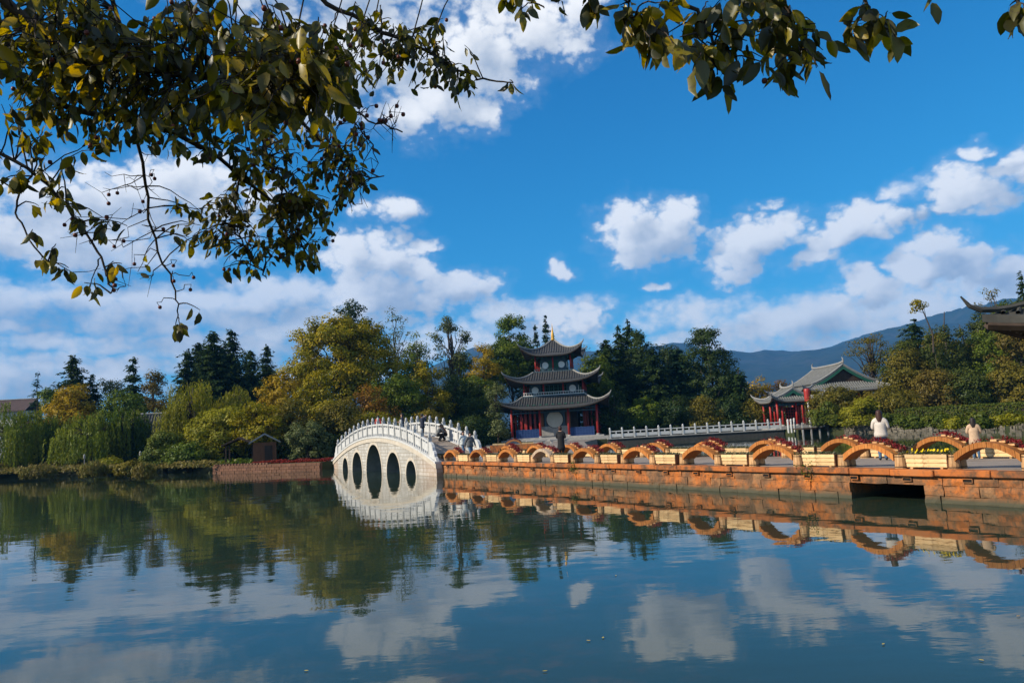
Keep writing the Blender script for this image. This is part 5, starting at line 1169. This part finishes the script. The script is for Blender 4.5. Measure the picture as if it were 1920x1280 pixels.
def person(label, loc, heading, h, top, leg, shoe, hair='hair', pose='stand', long_hair=False, coat=False):
    """one skinned body: joints, radii and the material of each limb"""
    root = thing('person', loc, heading, label, 'person'); S = h / 1.70
    J = {'pel': (0, 0, .93), 'wst': (0, .0, 1.08), 'cst': (0, -.005, 1.27), 'ubk': (0, 0, 1.39), 'nck': (0, .0, 1.47), 'hd0': (0, .012, 1.545), 'hd1': (0, .01, 1.635)}
    rad = {'pel': (.155, .115), 'wst': (.145, .11), 'cst': (.165, .12), 'ubk': (.15, .10), 'nck': (.052, .052), 'hd0': (.072, .085), 'hd1': (.078, .092)}
    E = [('pel', 'wst', 0), ('wst', 'cst', 0), ('cst', 'ubk', 0), ('ubk', 'nck', 3), ('nck', 'hd0', 3), ('hd0', 'hd1', 3)]
    for s, n in ((-1, 'L'), (1, 'R')):
        hip = (s * .085, 0, .88); kn = (s * .09, .01, .49); an = (s * .09, -.02, .09); to = (s * .10, .13, .035)
        sh = (s * .185, 0, 1.37); el = (s * .245, -.03, 1.10); wr = (s * .24, .06, .87); ha = (s * .235, .08, .80)
        if pose == 'walk': kn = (s * .085, .12 * s + .05, .50); an = (s * .085, .26 * s - .04, .11 if s > 0 else .14); to = (an[0], an[1] + .15, .04); wr = (s * .25, -.18 * s + .02, .88); ha = (s * .245, -.22 * s + .03, .81); el = (s * .25, -.10 * s - .03, 1.10)
        if pose == 'camera': el = (s * .26, .14, 1.22); wr = (s * .09, .25, 1.50); ha = (s * .05, .27, 1.56)
        if pose == 'front': el = (s * .25, .02, 1.10); wr = (s * .13, .22, 1.08); ha = (s * .08, .28, 1.10)
        if pose == 'crouch': hip = (s * .10, -.12, .42); kn = (s * .16, .24, .50); an = (s * .14, -.02, .09); to = (s * .15, .14, .035); sh = (s * .18, .10, .86); el = (s * .24, .26, .66); wr = (s * .12, .42, .62); ha = (s * .08, .48, .62)
        J.update({'hp' + n: hip, 'kn' + n: kn, 'an' + n: an, 'to' + n: to, 'sh' + n: sh, 'el' + n: el, 'wr' + n: wr, 'ha' + n: ha})
        rad.update({'hp' + n: (.095, .10), 'kn' + n: (.062, .065), 'an' + n: (.045, .05), 'to' + n: (.042, .035), 'sh' + n: (.075, .075), 'el' + n: (.055, .055), 'wr' + n: (.040, .040), 'ha' + n: (.036, .022)})
        E += [('pel', 'hp' + n, 1), ('hp' + n, 'kn' + n, 1), ('kn' + n, 'an' + n, 1), ('an' + n, 'to' + n, 2), ('ubk', 'sh' + n, 0), ('sh' + n, 'el' + n, 0), ('el' + n, 'wr' + n, 0), ('wr' + n, 'ha' + n, 3)]
    if pose == 'crouch': J.update({'pel': (0, -.14, .42), 'wst': (0, -.10, .56), 'cst': (0, .0, .74), 'ubk': (0, .07, .86), 'nck': (0, .11, .93), 'hd0': (0, .15, 1.0), 'hd1': (0, .17, 1.09)})
    names = list(J); me = bpy.data.meshes.new('body'); me.from_pydata([tuple(c * S for c in J[n]) for n in names], [(names.index(a), names.index(b)) for a, b, _ in E], [])
    tmp = bpy.data.objects.new('tmp', me); COL.objects.link(tmp)
    md = tmp.modifiers.new('s', 'SKIN'); md.use_smooth_shade = True; sb = tmp.modifiers.new('u', 'SUBSURF'); sb.levels = 2; sb.render_levels = 2
    for i, n in enumerate(names):
        sv = me.skin_vertices[0].data[i]; sv.radius = (rad[n][0] * S * 1.08, rad[n][1] * S * 1.08); sv.use_root = (n == 'pel')
    bpy.context.view_layer.update(); dg = bpy.context.evaluated_depsgraph_get(); body = bpy.data.meshes.new_from_object(tmp.evaluated_get(dg)); bpy.data.objects.remove(tmp)
    body.materials.clear()
    for mm in (top, leg, shoe, 'skin'): body.materials.append(MT[mm])
    seg = [(np.array(J[a]) * S, np.array(J[b]) * S, m_) for a, b, m_ in E]; co = np.array([list(p.center) for p in body.polygons]); best = np.full(len(co), 9e9); mi = np.zeros(len(co), np.int32)
    for a, b, m_ in seg:
        ab = b - a; t = np.clip(((co - a) @ ab) / (ab @ ab), 0, 1); d = np.linalg.norm(co - a - t[:, None] * ab, axis=1); k = d < best; best[k] = d[k]; mi[k] = m_
    body.polygons.foreach_set('material_index', mi); body.polygons.foreach_set('use_smooth', np.ones(len(co), bool))
    link('body', body, root)
    fg = MB()      # fingers, thumb, nose and ears
    for n, s in (('L', -1), ('R', 1)):
        w_, h_ = np.array(J['wr' + n]) * S, np.array(J['ha' + n]) * S; d = (h_ - w_) / np.linalg.norm(h_ - w_); side = np.cross(d, [0, 1, .1]); side /= np.linalg.norm(side) + 1e-9; pal = np.cross(side, d)
        for k, ln in enumerate((.060, .072, .068, .052)):
            b0 = h_ + side * (.027 - .018 * k) * S + d * .01 * S; fg.tube([b0, b0 + d * ln * .6 * S + pal * .008 * S, b0 + d * ln * .95 * S + pal * .028 * S], np.array([.0095, .0085, .006]) * S, 6)
        fg.tube([w_ + d * .03 * S + side * .02 * S, w_ + d * .065 * S + side * .055 * S, w_ + d * .10 * S + side * .06 * S], np.array([.012, .010, .007]) * S, 6)
    hc = (np.array(J['hd0']) + np.array(J['hd1'])) / 2 * S
    fg.tube([hc + np.array([0, .085, .015]) * S, hc + np.array([0, .108, -.015]) * S, hc + np.array([0, .085, -.022]) * S], np.array([.008, .013, .008]) * S, 6)
    for s in (-1, 1): fg.tube([hc + np.array([s * .076, .0, .02]) * S, hc + np.array([s * .092, -.012, .012]) * S, hc + np.array([s * .078, .0, -.025]) * S], .010 * S, 6)
    fg.build('hands_and_face', MT['skin'], root, smooth=True)
    ey = MB()
    for s in (-1, 1): ey.lathe([(.002, -.008 * S), (.009 * S, 0), (.002, .008 * S)], 8, tuple(hc + np.array([s * .03, .083, .012]) * S))
    ey.box(tuple(hc + np.array([0, .083, -.048]) * S), (.04 * S, .01, .008 * S)); ey.build('eyes_and_mouth', MT['darkred'], root)
    hb = bmesh.new(); bmesh.ops.create_uvsphere(hb, u_segments=16, v_segments=12, radius=1.0)
    for v in hb.verts:
        x, y, z = v.co; f = max(0.0, -z)
        if y > .25 and z < .35: y = .25 + (y - .25) * .1
        ln = (.36 if long_hair else .10) * f * (1.0 if y < .35 else .2)
        v.co = (x * .100 * (1 + .55 * f * long_hair), y * .108 - .012 - .035 * f * long_hair, z * .102 + .025 - ln)
        v.co = Vector(hc) + v.co * S
    hm = bpy.data.meshes.new('hair'); hb.to_mesh(hm); hb.free(); hm.materials.append(MT[hair]); hm.polygons.foreach_set('use_smooth', np.ones(len(hm.polygons), bool)); link('hair', hm, root)
    if coat and pose != 'crouch':      # hem of a jacket or coat hanging over the hips
        ck = MB(); zt_, zb_ = 1.30, coat; pr = []
        for t in np.linspace(0, 1, 6): pr.append((.155 + .035 * t + .01 * math.sin(t * 9), zt_ + (zb_ - zt_) * t))
        th = np.arange(20) * 2 * math.pi / 20; vs = [(r_ * 1.12 * math.cos(a) * S, r_ * .82 * math.sin(a) * S, z * S) for r_, z in pr for a in th]
        fs = [(i * 20 + j, i * 20 + (j + 1) % 20, (i + 1) * 20 + (j + 1) % 20, (i + 1) * 20 + j) for i in range(5) for j in range(20)]; ck.add(vs, fs)
        o = ck.build('jacket', MT[top], root, smooth=True); sm = o.modifiers.new('t', 'SOLIDIFY'); sm.thickness = .015
    return root
def on_bridge(px, w_):
    ss = np.linspace(0, 26, 1301); xs = [proj(bpt(s, w_, bz(s)))[0] for s in ss]; s = float(np.interp(px, xs, ss)); return bpt(s, w_, bz(s) - .015)
H0 = lambda dx, dy: math.atan2(dy, dx) - math.pi / 2
person('person in red coat standing behind the bridge railing', on_bridge(710, .75), H0(.3, 1), 1.62, 'redc', 'jeans2', 'shoe_d', pose='stand', coat=.80)
person('person in dark hooded jacket at the railing on the bridge', on_bridge(755, .8), H0(-1, -.3), 1.70, 'navy', 'blackc', 'shoe_d', long_hair=True, pose='front', coat=.78)
person('man in dark navy coat taking a photograph on the bridge', on_bridge(793, 1.7), H0(.9, .5), 1.74, 'navy', 'blackc', 'shoe_d', pose='camera', coat=.75)
person('person in grey jacket crouching on the bridge deck', on_bridge(824, 2.3), H0(.9, .4), 1.70, 'greyc', 'blackc', 'shoe_d', pose='crouch')
person('second crouching person in brown beside the far railing', on_bridge(834, 2.75), H0(-.9, -.4), 1.6, 'brownwood', 'blackc', 'shoe_d', pose='crouch')
person('woman in pale jacket and jeans walking off the bridge', on_bridge(870, 2.0), H0(.55, -.85), 1.62, 'pale', 'jeans', 'shoe_d', 'hair_brown', 'walk', True, .82)
person('man in dark jacket and blue jeans walking beside the woman in pale jacket', on_bridge(883, 2.1), H0(.55, -.85), 1.74, 'greyc', 'jeans', 'shoe_d', pose='walk', coat=.85)
person('person in long black coat standing between the planters before the pagoda', cw(-1.35, 3.5), H0(.4, 1), 1.72, 'blackc', 'blackc', 'shoe_d', 'hair_brown', 'front', False, .42)
q = atz(1657, 863, DECK); person('woman with long brown hair in cream jacket and jeans facing the pond', (q[0], q[1], DECK), H0(.5, 1), 1.62, 'cream', 'jeans', 'shoe_d', 'hair_brown', 'front', True, .80)
q = atz(1832, 861, DECK); kid = (q[0], q[1], DECK); person('child in beige coat, jeans and white shoes on the causeway', kid, H0(.45, 1), 1.24, 'beige', 'jeans', 'shoe_w', 'hair', 'front', True, .62)

# ------------------------------------------------------------------ overhanging tree in the foreground
fgt = thing('overhanging_tree', (-4.6, -1.2, .8), 0, 'overhanging fruit tree with yellowing leaves framing the top of the view', 'tree'); FO = np.array([-4.6, -1.2, .8])
def fgleaf_mat():
    m_, nt, b = base_mat('fruit_tree_leaf'); nt.nodes.remove(b)
    at = nt.nodes.new('ShaderNodeAttribute'); at.attribute_name = 'v'
    c = ramp(nt, at.outputs['Fac'], [(.028, .029, .007), (.060, .058, .009), (.125, .108, .010), (.23, .18, .010), (.40, .26, .010)], [0, .28, .54, .80, 1])
    n1 = nz(nt, 55, 4, .6); c = mixc(nt, ramp(nt, n1, [(0, 0, 0), (.8, .8, .8)], [.52, .66]), c, (.035, .022, .010))
    df = nt.nodes.new('ShaderNodeBsdfDiffuse'); tr = nt.nodes.new('ShaderNodeBsdfTranslucent'); gl = nt.nodes.new('ShaderNodeBsdfGlossy'); gl.inputs['Roughness'].default_value = .42; gl.inputs['Color'].default_value = (.75, .78, .8, 1)
    hs = nt.nodes.new('ShaderNodeHueSaturation'); hs.inputs['Saturation'].default_value = 1.25; hs.inputs['Value'].default_value = 2.0; nt.links.new(c, hs.inputs['Color'])
    nt.links.new(c, df.inputs[0]); nt.links.new(hs.outputs[0], tr.inputs[0])
    a = nt.nodes.new('ShaderNodeMixShader'); a.inputs[0].default_value = .38; nt.links.new(df.outputs[0], a.inputs[1]); nt.links.new(tr.outputs[0], a.inputs[2])
    d = nt.nodes.new('ShaderNodeMixShader'); d.inputs[0].default_value = .045; nt.links.new(a.outputs[0], d.inputs[1]); nt.links.new(gl.outputs[0], d.inputs[2])
    nt.links.new(d.outputs[0], nt.nodes['Material Output'].inputs[0]); return m_
MT['fgleaf'] = fgleaf_mat()
def leaf_shape(r):
    st = [0, .10, .28, .48, .68, .86, 1.0]; hw = np.array([.0, .13, .225, .25, .205, .11, .0]) * r.uniform(.85, 1.1); fold = r.uniform(.15, .55); curl = r.uniform(-.25, .45); wav = r.uniform(0, .03)
    vs = []
    for k, (t, w_) in enumerate(zip(st, hw)):
        z = -curl * (t - .3) ** 2
        j = wav * (-1) ** k
        vs += [(t, -w_, z + w_ * fold + j), (t, 0, z), (t, w_, z + w_ * fold - j)]
    fs = [(k * 3 + i, (k + 1) * 3 + i, (k + 1) * 3 + i + 1, k * 3 + i + 1) for k in range(6) for i in (0, 1)]
    o = len(vs); vs += [(-.16, -.006, .03), (-.16, .006, .03), (.02, .006, 0), (.02, -.006, 0)]; fs.append((o, o + 1, o + 2, o + 3))
    return np.array(vs), fs
r5 = np.random.default_rng(12)
shapes = [leaf_shape(r5) for _ in range(8)]
BR_ = [  # limbs: (bearing x, y in the view, distance) way-points
 ([(-420, -420, 3.0), (-150, -160, 3.2), (60, 50, 3.4), (250, 125, 3.5), (420, 150, 3.4), (560, 175, 3.2), (650, 190, 3.3)], .030),
 ([(-300, -60, 3.6), (-60, 90, 3.8), (130, 200, 3.8), (330, 250, 3.9), (450, 330, 4.2), (530, 400, 4.4), (590, 500, 4.5)], .022),
 ([(120, -260, 3.8), (215, 20, 3.9), (250, 200, 4.0), (272, 330, 4.2), (283, 430, 4.3), (322, 530, 4.4), (334, 590, 4.4)], .013),
 ([(420, -260, 4.1), (560, -40, 4.2), (680, 40, 4.3), (770, 80, 4.3), (850, 125, 4.3), (905, 150, 4.3), (962, 155, 4.3)], .016),
 ([(330, 20, 3.9), (470, 150, 4.0), (590, 250, 4.2), (640, 300, 4.3), (675, 330, 4.4), (720, 330, 4.5)], .012),
 ([(-300, 160, 3.5), (-60, 260, 3.6), (70, 330, 3.6), (150, 420, 3.6), (195, 500, 3.6), (208, 550, 3.6)], .012),
 ([(540, 140, 3.6), (630, 190, 3.7), (690, 225, 3.7), (755, 248, 3.7)], .006),
 ([(640, 190, 3.7), (665, 230, 3.7), (700, 272, 3.7)], .004),
 ([(60, 330, 3.6), (30, 390, 3.6), (50, 440, 3.6), (90, 490, 3.6)], .005), ([(450, 330, 4.2), (440, 420, 4.3), (470, 480, 4.4), (500, 520, 4.4)], .006), ([(470, 150, 4.0), (490, 260, 4.2), (520, 340, 4.3), (560, 380, 4.4)], .007),
 ([(700, -300, 3.4), (1000, -160, 2.9), (1180, -60, 2.8), (1290, 10, 2.8), (1335, 70, 2.8), (1345, 140, 2.8)], .014),
 ([(1000, -160, 2.9), (1320, -120, 2.8), (1440, -30, 2.8), (1490, 40, 2.8), (1500, 105, 2.8)], .011), ([(1320, -120, 2.8), (1530, -90, 2.8), (1610, -10, 2.8), (1650, 40, 2.8), (1665, 60, 2.8)], .009),
 ([(1530, -90, 2.8), (1700, -70, 2.8), (1850, -60, 2.7), (1905, 0, 2.7), (1908, 50, 2.7)], .007), ([(1000, -160, 2.9), (1080, -60, 2.9), (1105, 10, 2.9)], .005), ([(700, -300, 3.4), (900, -90, 3.6), (980, -10, 3.6), (1020, 15, 3.6)], .006), ([(1180, -60, 2.8), (1175, 10, 2.8), (1195, 60, 2.8)], .005)]
def v3(p): d = ray(p[0], p[1]); return EYE + d / (d @ FW) * p[2]
def smooth_path(pts, n=5):
    P = np.array([v3(p) for p in pts]); out = []
    for i in range(len(P) - 1):
        p0, p1, p2, p3 = P[max(0, i - 1)], P[i], P[i + 1], P[min(len(P) - 1, i + 2)]
        for t in np.linspace(0, 1, n, endpoint=False): out.append(.5 * ((2 * p1) + (-p0 + p2) * t + (2 * p0 - 5 * p1 + 4 * p2 - p3) * t * t + (-p0 + 3 * p1 - 3 * p2 + p3) * t ** 3))
    out.append(P[-1]); return np.array(out)
skel = []; limb = MB()
for pts, r0 in BR_:
    P = smooth_path(pts); P[1:-1] += r5.normal(0, .006, (len(P) - 2, 3)); limb.tube(P - FO, np.linspace(r0, .0035, len(P)), 6); skel.append(P)
crown_top = v3((-420, -420, 3.0)); crot = v3((120, -260, 3.8)); crr = v3((700, -300, 3.4))
tp = np.array([0, 0, 3.6]) + FO
limb.tube(np.array([FO + [0, 0, -.4], FO + [.05, .02, 1.2], FO + [-.05, .1, 2.4], tp, tp + [.3, .5, 1.2], tp + [.5, .9, 2.4]]) - FO, [.24, .19, .16, .13, .08, .03], 9)
for a, r0 in ((crown_top, .055), (v3((-300, -60, 3.6)), .035), (v3((-300, 160, 3.5)), .03), (crot, .045), (v3((420, -260, 4.1)), .035), (crr, .045)):
    t = np.linspace(0, 1, 8)[:, None]; s0 = tp + np.array([0, 0, -.5]); P = s0 * (1 - t) + a * t; P[:, 2] += np.sin(t[:, 0] * math.pi) * .35; limb.tube(P - FO, np.linspace(r0 * 1.4, r0 * .6, 8), 7); skel.append(P)
SK = np.concatenate(skel)
REG = [(300, 100, 330, 110, 330, 3.0, 3.8, .105), (90, 60, 130, 100, 120, 3.0, 3.8, .115), (520, 110, 130, 110, 170, 2.5, 3.2, .115), (200, 210, 210, 60, 120, 3.2, 3.9, .105), (420, 230, 120, 70, 60, 3.4, 4.1, .10),
 (560, 320, 110, 85, 130, 4.1, 4.6, .092), (470, 430, 110, 75, 105, 4.2, 4.6, .092), (560, 430, 60, 60, 45, 4.3, 4.6, .092), (650, 350, 60, 35, 26, 4.3, 4.6, .092), (700, 80, 90, 75, 70, 3.9, 4.4, .095), (800, 95, 70, 65, 48, 4.1, 4.4, .095), (880, 155, 50, 38, 22, 4.2, 4.4, .105), (950, 155, 15, 12, 3, 4.3, 4.4, .11),
 (60, 320, 80, 80, 40, 3.3, 3.8, .11), (180, 410, 70, 55, 14, 3.4, 3.8, .115), (200, 525, 40, 40, 12, 3.5, 3.7, .115), (95, 485, 35, 30, 8, 3.5, 3.7, .115), (30, 440, 35, 25, 6, 3.5, 3.7, .11), (335, 612, 20, 16, 9, 4.35, 4.45, .13), (372, 578, 5, 5, 1, 4.3, 4.4, .11), (640, 255, 55, 45, 34, 3.9, 4.4, .092), (150, 500, 25, 25, 5, 3.5, 3.7, .11), (250, 505, 20, 15, 3, 4.2, 4.4, .11),
 (1270, 50, 95, 55, 44, 2.5, 3.0, .10), (1345, 120, 45, 40, 12, 2.7, 2.9, .11), (1480, 70, 75, 60, 46, 2.6, 3.0, .10), (1400, 15, 100, 40, 46, 2.6, 3.0, .10), (1600, 40, 45, 40, 12, 2.7, 2.9, .10), (1660, 45, 35, 35, 8, 2.7, 2.9, .105), (1100, 5, 50, 22, 10, 2.8, 3.0, .10), (985, 5, 55, 22, 18, 3.4, 3.8, .095), (1190, 40, 45, 42, 22, 2.7, 2.9, .105), (1735, -10, 25, 10, 3, 2.7, 2.9, .11), (1905, 15, 22, 35, 9, 2.6, 2.8, .11),
 (640, 330, 60, 60, 30, 4.2, 4.6, .092), (400, 380, 60, 50, 26, 4.2, 4.5, .092), (-300, -120, 300, 330, 420, 2.6, 4.4, .125), (300, -260, 700, 190, 620, 2.4, 4.6, .125), (1300, -200, 500, 120, 200, 2.4, 3.2, .115)]  # includes unseen leaf masses above, added to shade the leaves in sight
LV = []; tw = MB(); fruits = []
for (cx, cy, rx, ry, n, d0, d1, ls) in REG:
    rx *= 1.1; ry *= 1.1; n = int(n * (3.2 if n > 40 and -50 < cy and cx < 1050 else 1.5 if cx < 1050 and n > 9 else 1.75 if cx > 1050 and cy > -50 else 1.0)); ncl = max(1, int(round(n / 4.2)))
    for k in range(ncl):
        a = r5.uniform(0, 2 * math.pi); q = math.sqrt(r5.uniform(0, 1)); c = v3((cx + rx * q * math.cos(a), cy + ry * q * math.sin(a), r5.uniform(d0, d1)))
        j = np.argmin(np.linalg.norm(SK - c, axis=1) + r5.uniform(0, .12, len(SK))); s = SK[j]; ln = np.linalg.norm(c - s)
        t = np.linspace(0, 1, 6)[:, None]; P = s * (1 - t) + c * t; P[:, 2] += (np.sin(t[:, 0] * math.pi) * .10 - .06 * t[:, 0] ** 2) * ln; P[1:-1] += r5.normal(0, .018 * ln, (4, 3))
        tw.tube(P - FO, np.linspace(.0042, .0018, 6), 4, False)
        m_ = max(1, int(round(n / ncl + r5.uniform(-1.5, 1.5))))
        big = r5.uniform(.8, 1.2)
        for i in range(m_):
            f = 1 - .62 * (i / max(1, m_)) * min(1, .40 / max(ln, .05)); b = np.array([np.interp(f, t[:, 0], P[:, ax]) for ax in range(3)])
            T = unit(np.array([r5.normal(0, .55), r5.normal(0, .55), -1.0 + r5.normal(0, .45)])); N = unit(np.cross(T, r5.normal(0, 1, 3))); B = np.cross(N, T)
            LV.append((b + T * .018, T, B, N, ls * (.86 if cx > 1050 else .66) * big * r5.uniform(.7, 1.25), r5.random() ** 1.25))
        if r5.random() < .16 and cy > 60 and ln > .1: fruits.append(c + np.array([r5.normal(0, .03), r5.normal(0, .03), -.03]))
for px, py, dd in [(x_, y_, 3.7) for x_, y_ in [(606, 232), (637, 205), (688, 217), (744, 199), (733, 218), (722, 229), (690, 258), (673, 270), (668, 252), (646, 225)]] + [(x_, y_, 4.3) for x_, y_ in [(300, 576), (326, 527), (357, 543), (363, 520), (290, 335), (284, 328), (204, 365), (220, 362), (268, 378), (252, 495), (325, 498), (420, 505), (430, 505)]]:
    c = v3((px, py, dd)); fruits.append(c); up_ = c + np.array([r5.normal(0, .01), 0, .03]); j = np.argmin(np.linalg.norm(SK - up_, axis=1)); t = np.linspace(0, 1, 5)[:, None]; P = SK[j] * (1 - t) + up_ * t; P[1:-1] += r5.normal(0, .012, (3, 3)); tw.tube(np.vstack([P, c]) - FO, np.linspace(.003, .0014, 6), 4, False)
for k in range(84):      # bare spurs
    a, b, c_, d_ = [(120, 290, 330, 540), (340, 700, 230, 480), (0, 640, 60, 330), (620, 760, 190, 270)][k % 4]; c = v3((r5.uniform(a, b), r5.uniform(c_, d_), 3.75 if k % 4 == 3 else r5.uniform(3.4, 4.4))); j = np.argmin(np.linalg.norm(SK - c, axis=1)); ln = np.linalg.norm(c - SK[j])
    if ln > .5 or ln < .03: continue
    t = np.linspace(0, 1, 5)[:, None]; P = SK[j] * (1 - t) + c * t; P[:, 2] -= np.sin(t[:, 0] * math.pi) * .12 * ln; P[1:-1] += r5.normal(0, .07 * ln, (3, 3)); tw.tube(P - FO, np.linspace(.0030, .0010, 5), 4, False); tw.tube(np.array([P[2], P[2] + r5.normal(0, .05, 3) - [0, 0, .03]]) - FO, [.0018, .0008], 4, False)
    if r5.random() < .5: q = P[3] + r5.normal(0, .03, 3) - [0, 0, .02]; tw.tube(np.array([P[3], q]) - FO, [.0015, .001], 4, False); fruits.append(q - [0, 0, .008])
tw.build('twig', MT['twig'], fgt)['kind'] = 'stuff'; limb.build('limb', MT['bark'], fgt, smooth=True)
def size_in_view(l):
    x, y = proj(l[0] + l[1] * l[4] * .5); d = (l[0] - EYE) @ FW
    if d < .2 or not (-20 < x < 1940 and -30 < y < 1280): return 0
    vdir = unit(l[0] - EYE); return l[4] / d * (1 - .7 * abs(l[1] @ vdir)) * (.35 + abs(l[3] @ vdir))
LV.sort(key=size_in_view, reverse=True)
lmesh = []
for (vs, fs) in shapes:
    for v in np.linspace(.05, 1, 6):
        me = bpy.data.meshes.new('leaf'); me.from_pydata(vs.tolist(), [], fs); at = me.attributes.new('v', 'FLOAT', 'POINT'); at.data.foreach_set('value', np.full(len(vs), v, np.float32)); me.materials.append(MT['fgleaf']); me.polygons.foreach_set('use_smooth', np.ones(len(fs), bool)); lmesh.append((v, me))
for (p, T, B, N, L, v) in LV[:300]:
    cand = [me for vv, me in lmesh if abs(vv - v) <= .11] or [lmesh[0][1]]
    o = link('leaf', cand[r5.integers(len(cand))], fgt); M_ = Matrix.Identity(4)
    for i in range(3): M_[i][0] = T[i] * L; M_[i][1] = B[i] * L; M_[i][2] = N[i] * L; M_[i][3] = p[i] - FO[i]
    o.matrix_local = M_
av = []; af = []; aw = []; off = 0
for (p, T, B, N, L, v) in LV[300:]:
    vs, fs = shapes[r5.integers(8)]; av.append((vs[:, :1] * T + vs[:, 1:2] * B + vs[:, 2:] * N) * L + p - FO); af += [tuple(i + off for i in f) for f in fs]; off += len(vs); aw.append(np.full(len(vs), v))
me = bpy.data.meshes.new('foliage'); me.from_pydata(np.concatenate(av).tolist(), [], af); at = me.attributes.new('v', 'FLOAT', 'POINT'); at.data.foreach_set('value', np.concatenate(aw).astype(np.float32)); me.materials.append(MT['fgleaf']); me.polygons.foreach_set('use_smooth', np.ones(len(af), bool))
link('foliage', me, fgt)['kind'] = 'stuff'
MT['fruit'] = pmat('small_fruit', [(.05, .012, .010), (.16, .035, .02)], 30, .45)
fm = MB().lathe([(.001, -.0105), (.008, -.008), (.0105, 0), (.008, .008), (.002, .0105)], 10).mesh('fruit', MT['fruit'], smooth=True)
for p in fruits: link('fruit', fm, fgt, p - FO)

# ------------------------------------------------------------------ leaves floating on the lake
LM['fallen'] = leafmat('fallen_leaf', [(.42, .30, .05), (.50, .38, .08), (.40, .20, .05)], .1)
for k, (px, py, lb) in enumerate([(1017, 1258, 'yellow fallen leaf floating at the bottom centre of the lake'), (1130, 1196, 'pale fallen leaf floating below the largest mirrored cloud'), (1107, 1201, 'small fallen leaf beside the mirrored cloud'), (1658, 1206, 'fallen leaf floating over the weed at the lower right'), (1835, 1236, 'fallen leaf floating nearest the lower right corner'), (1906, 1155, 'fallen leaf floating at the right edge'), (1155, 1079, 'tiny leaf floating below the mirrored spire'), (578, 1257, 'pale fallen leaf floating at the lower left of centre')]):
    q = atz(px, py, .006); vs, fs = shapes[k % 8]; me = bpy.data.meshes.new('floating_leaf'); me.from_pydata((vs * [.055, .055, .008]).tolist(), [], fs); at = me.attributes.new('v', 'FLOAT', 'POINT'); at.data.foreach_set('value', np.full(len(vs), (k * .37) % 1, np.float32)); me.materials.append(LM['fallen'])
    tag(link('floating_leaf', me, None, (q[0], q[1], .012), k * 1.3), lb, 'leaf', 'leaves floating on the lake')
for k, (px, py) in enumerate([(1268, 826), (1470, 815)]):
    q = atz(px, py, 0); o = thing('water_bird', (q[0], q[1], 0), .4 + k, ['white water bird on the pond before the railing', 'white water bird on the pond before the pavilion'][k], 'bird', 'birds on the pond')
    MB().lathe([(.01, 0), (.11, .05), (.14, .12), (.10, .2), (.02, .24)], 10).build('body', MT['whitepaint'], o, smooth=True).scale = (1.9, .9, .9)
    MB().tube([(.18, 0, .15), (.25, 0, .28), (.30, 0, .36), (.38, 0, .36)], [.05, .035, .05, .015], 7).build('neck_and_head', MT['whitepaint'], o, smooth=True)

# ------------------------------------------------------------------ air
hz = MB().box((0, 2790, 549), (12200, 5820, 1102)); hm_ = bpy.data.materials.new('haze'); hm_.use_nodes = True; ht = hm_.node_tree; ht.nodes.clear()
pvn = ht.nodes.new('ShaderNodeVolumePrincipled'); pvn.inputs['Color'].default_value = (.10, .44, 1.0, 1); pvn.inputs['Density'].default_value = 0.00013; pvn.inputs['Anisotropy'].default_value = 0.0
ho_ = ht.nodes.new('ShaderNodeOutputMaterial'); ht.links.new(pvn.outputs[0], ho_.inputs['Volume'])
tag(hz.build('haze', hm_), 'thin blue distance haze over the whole valley', 'haze', kind='stuff')
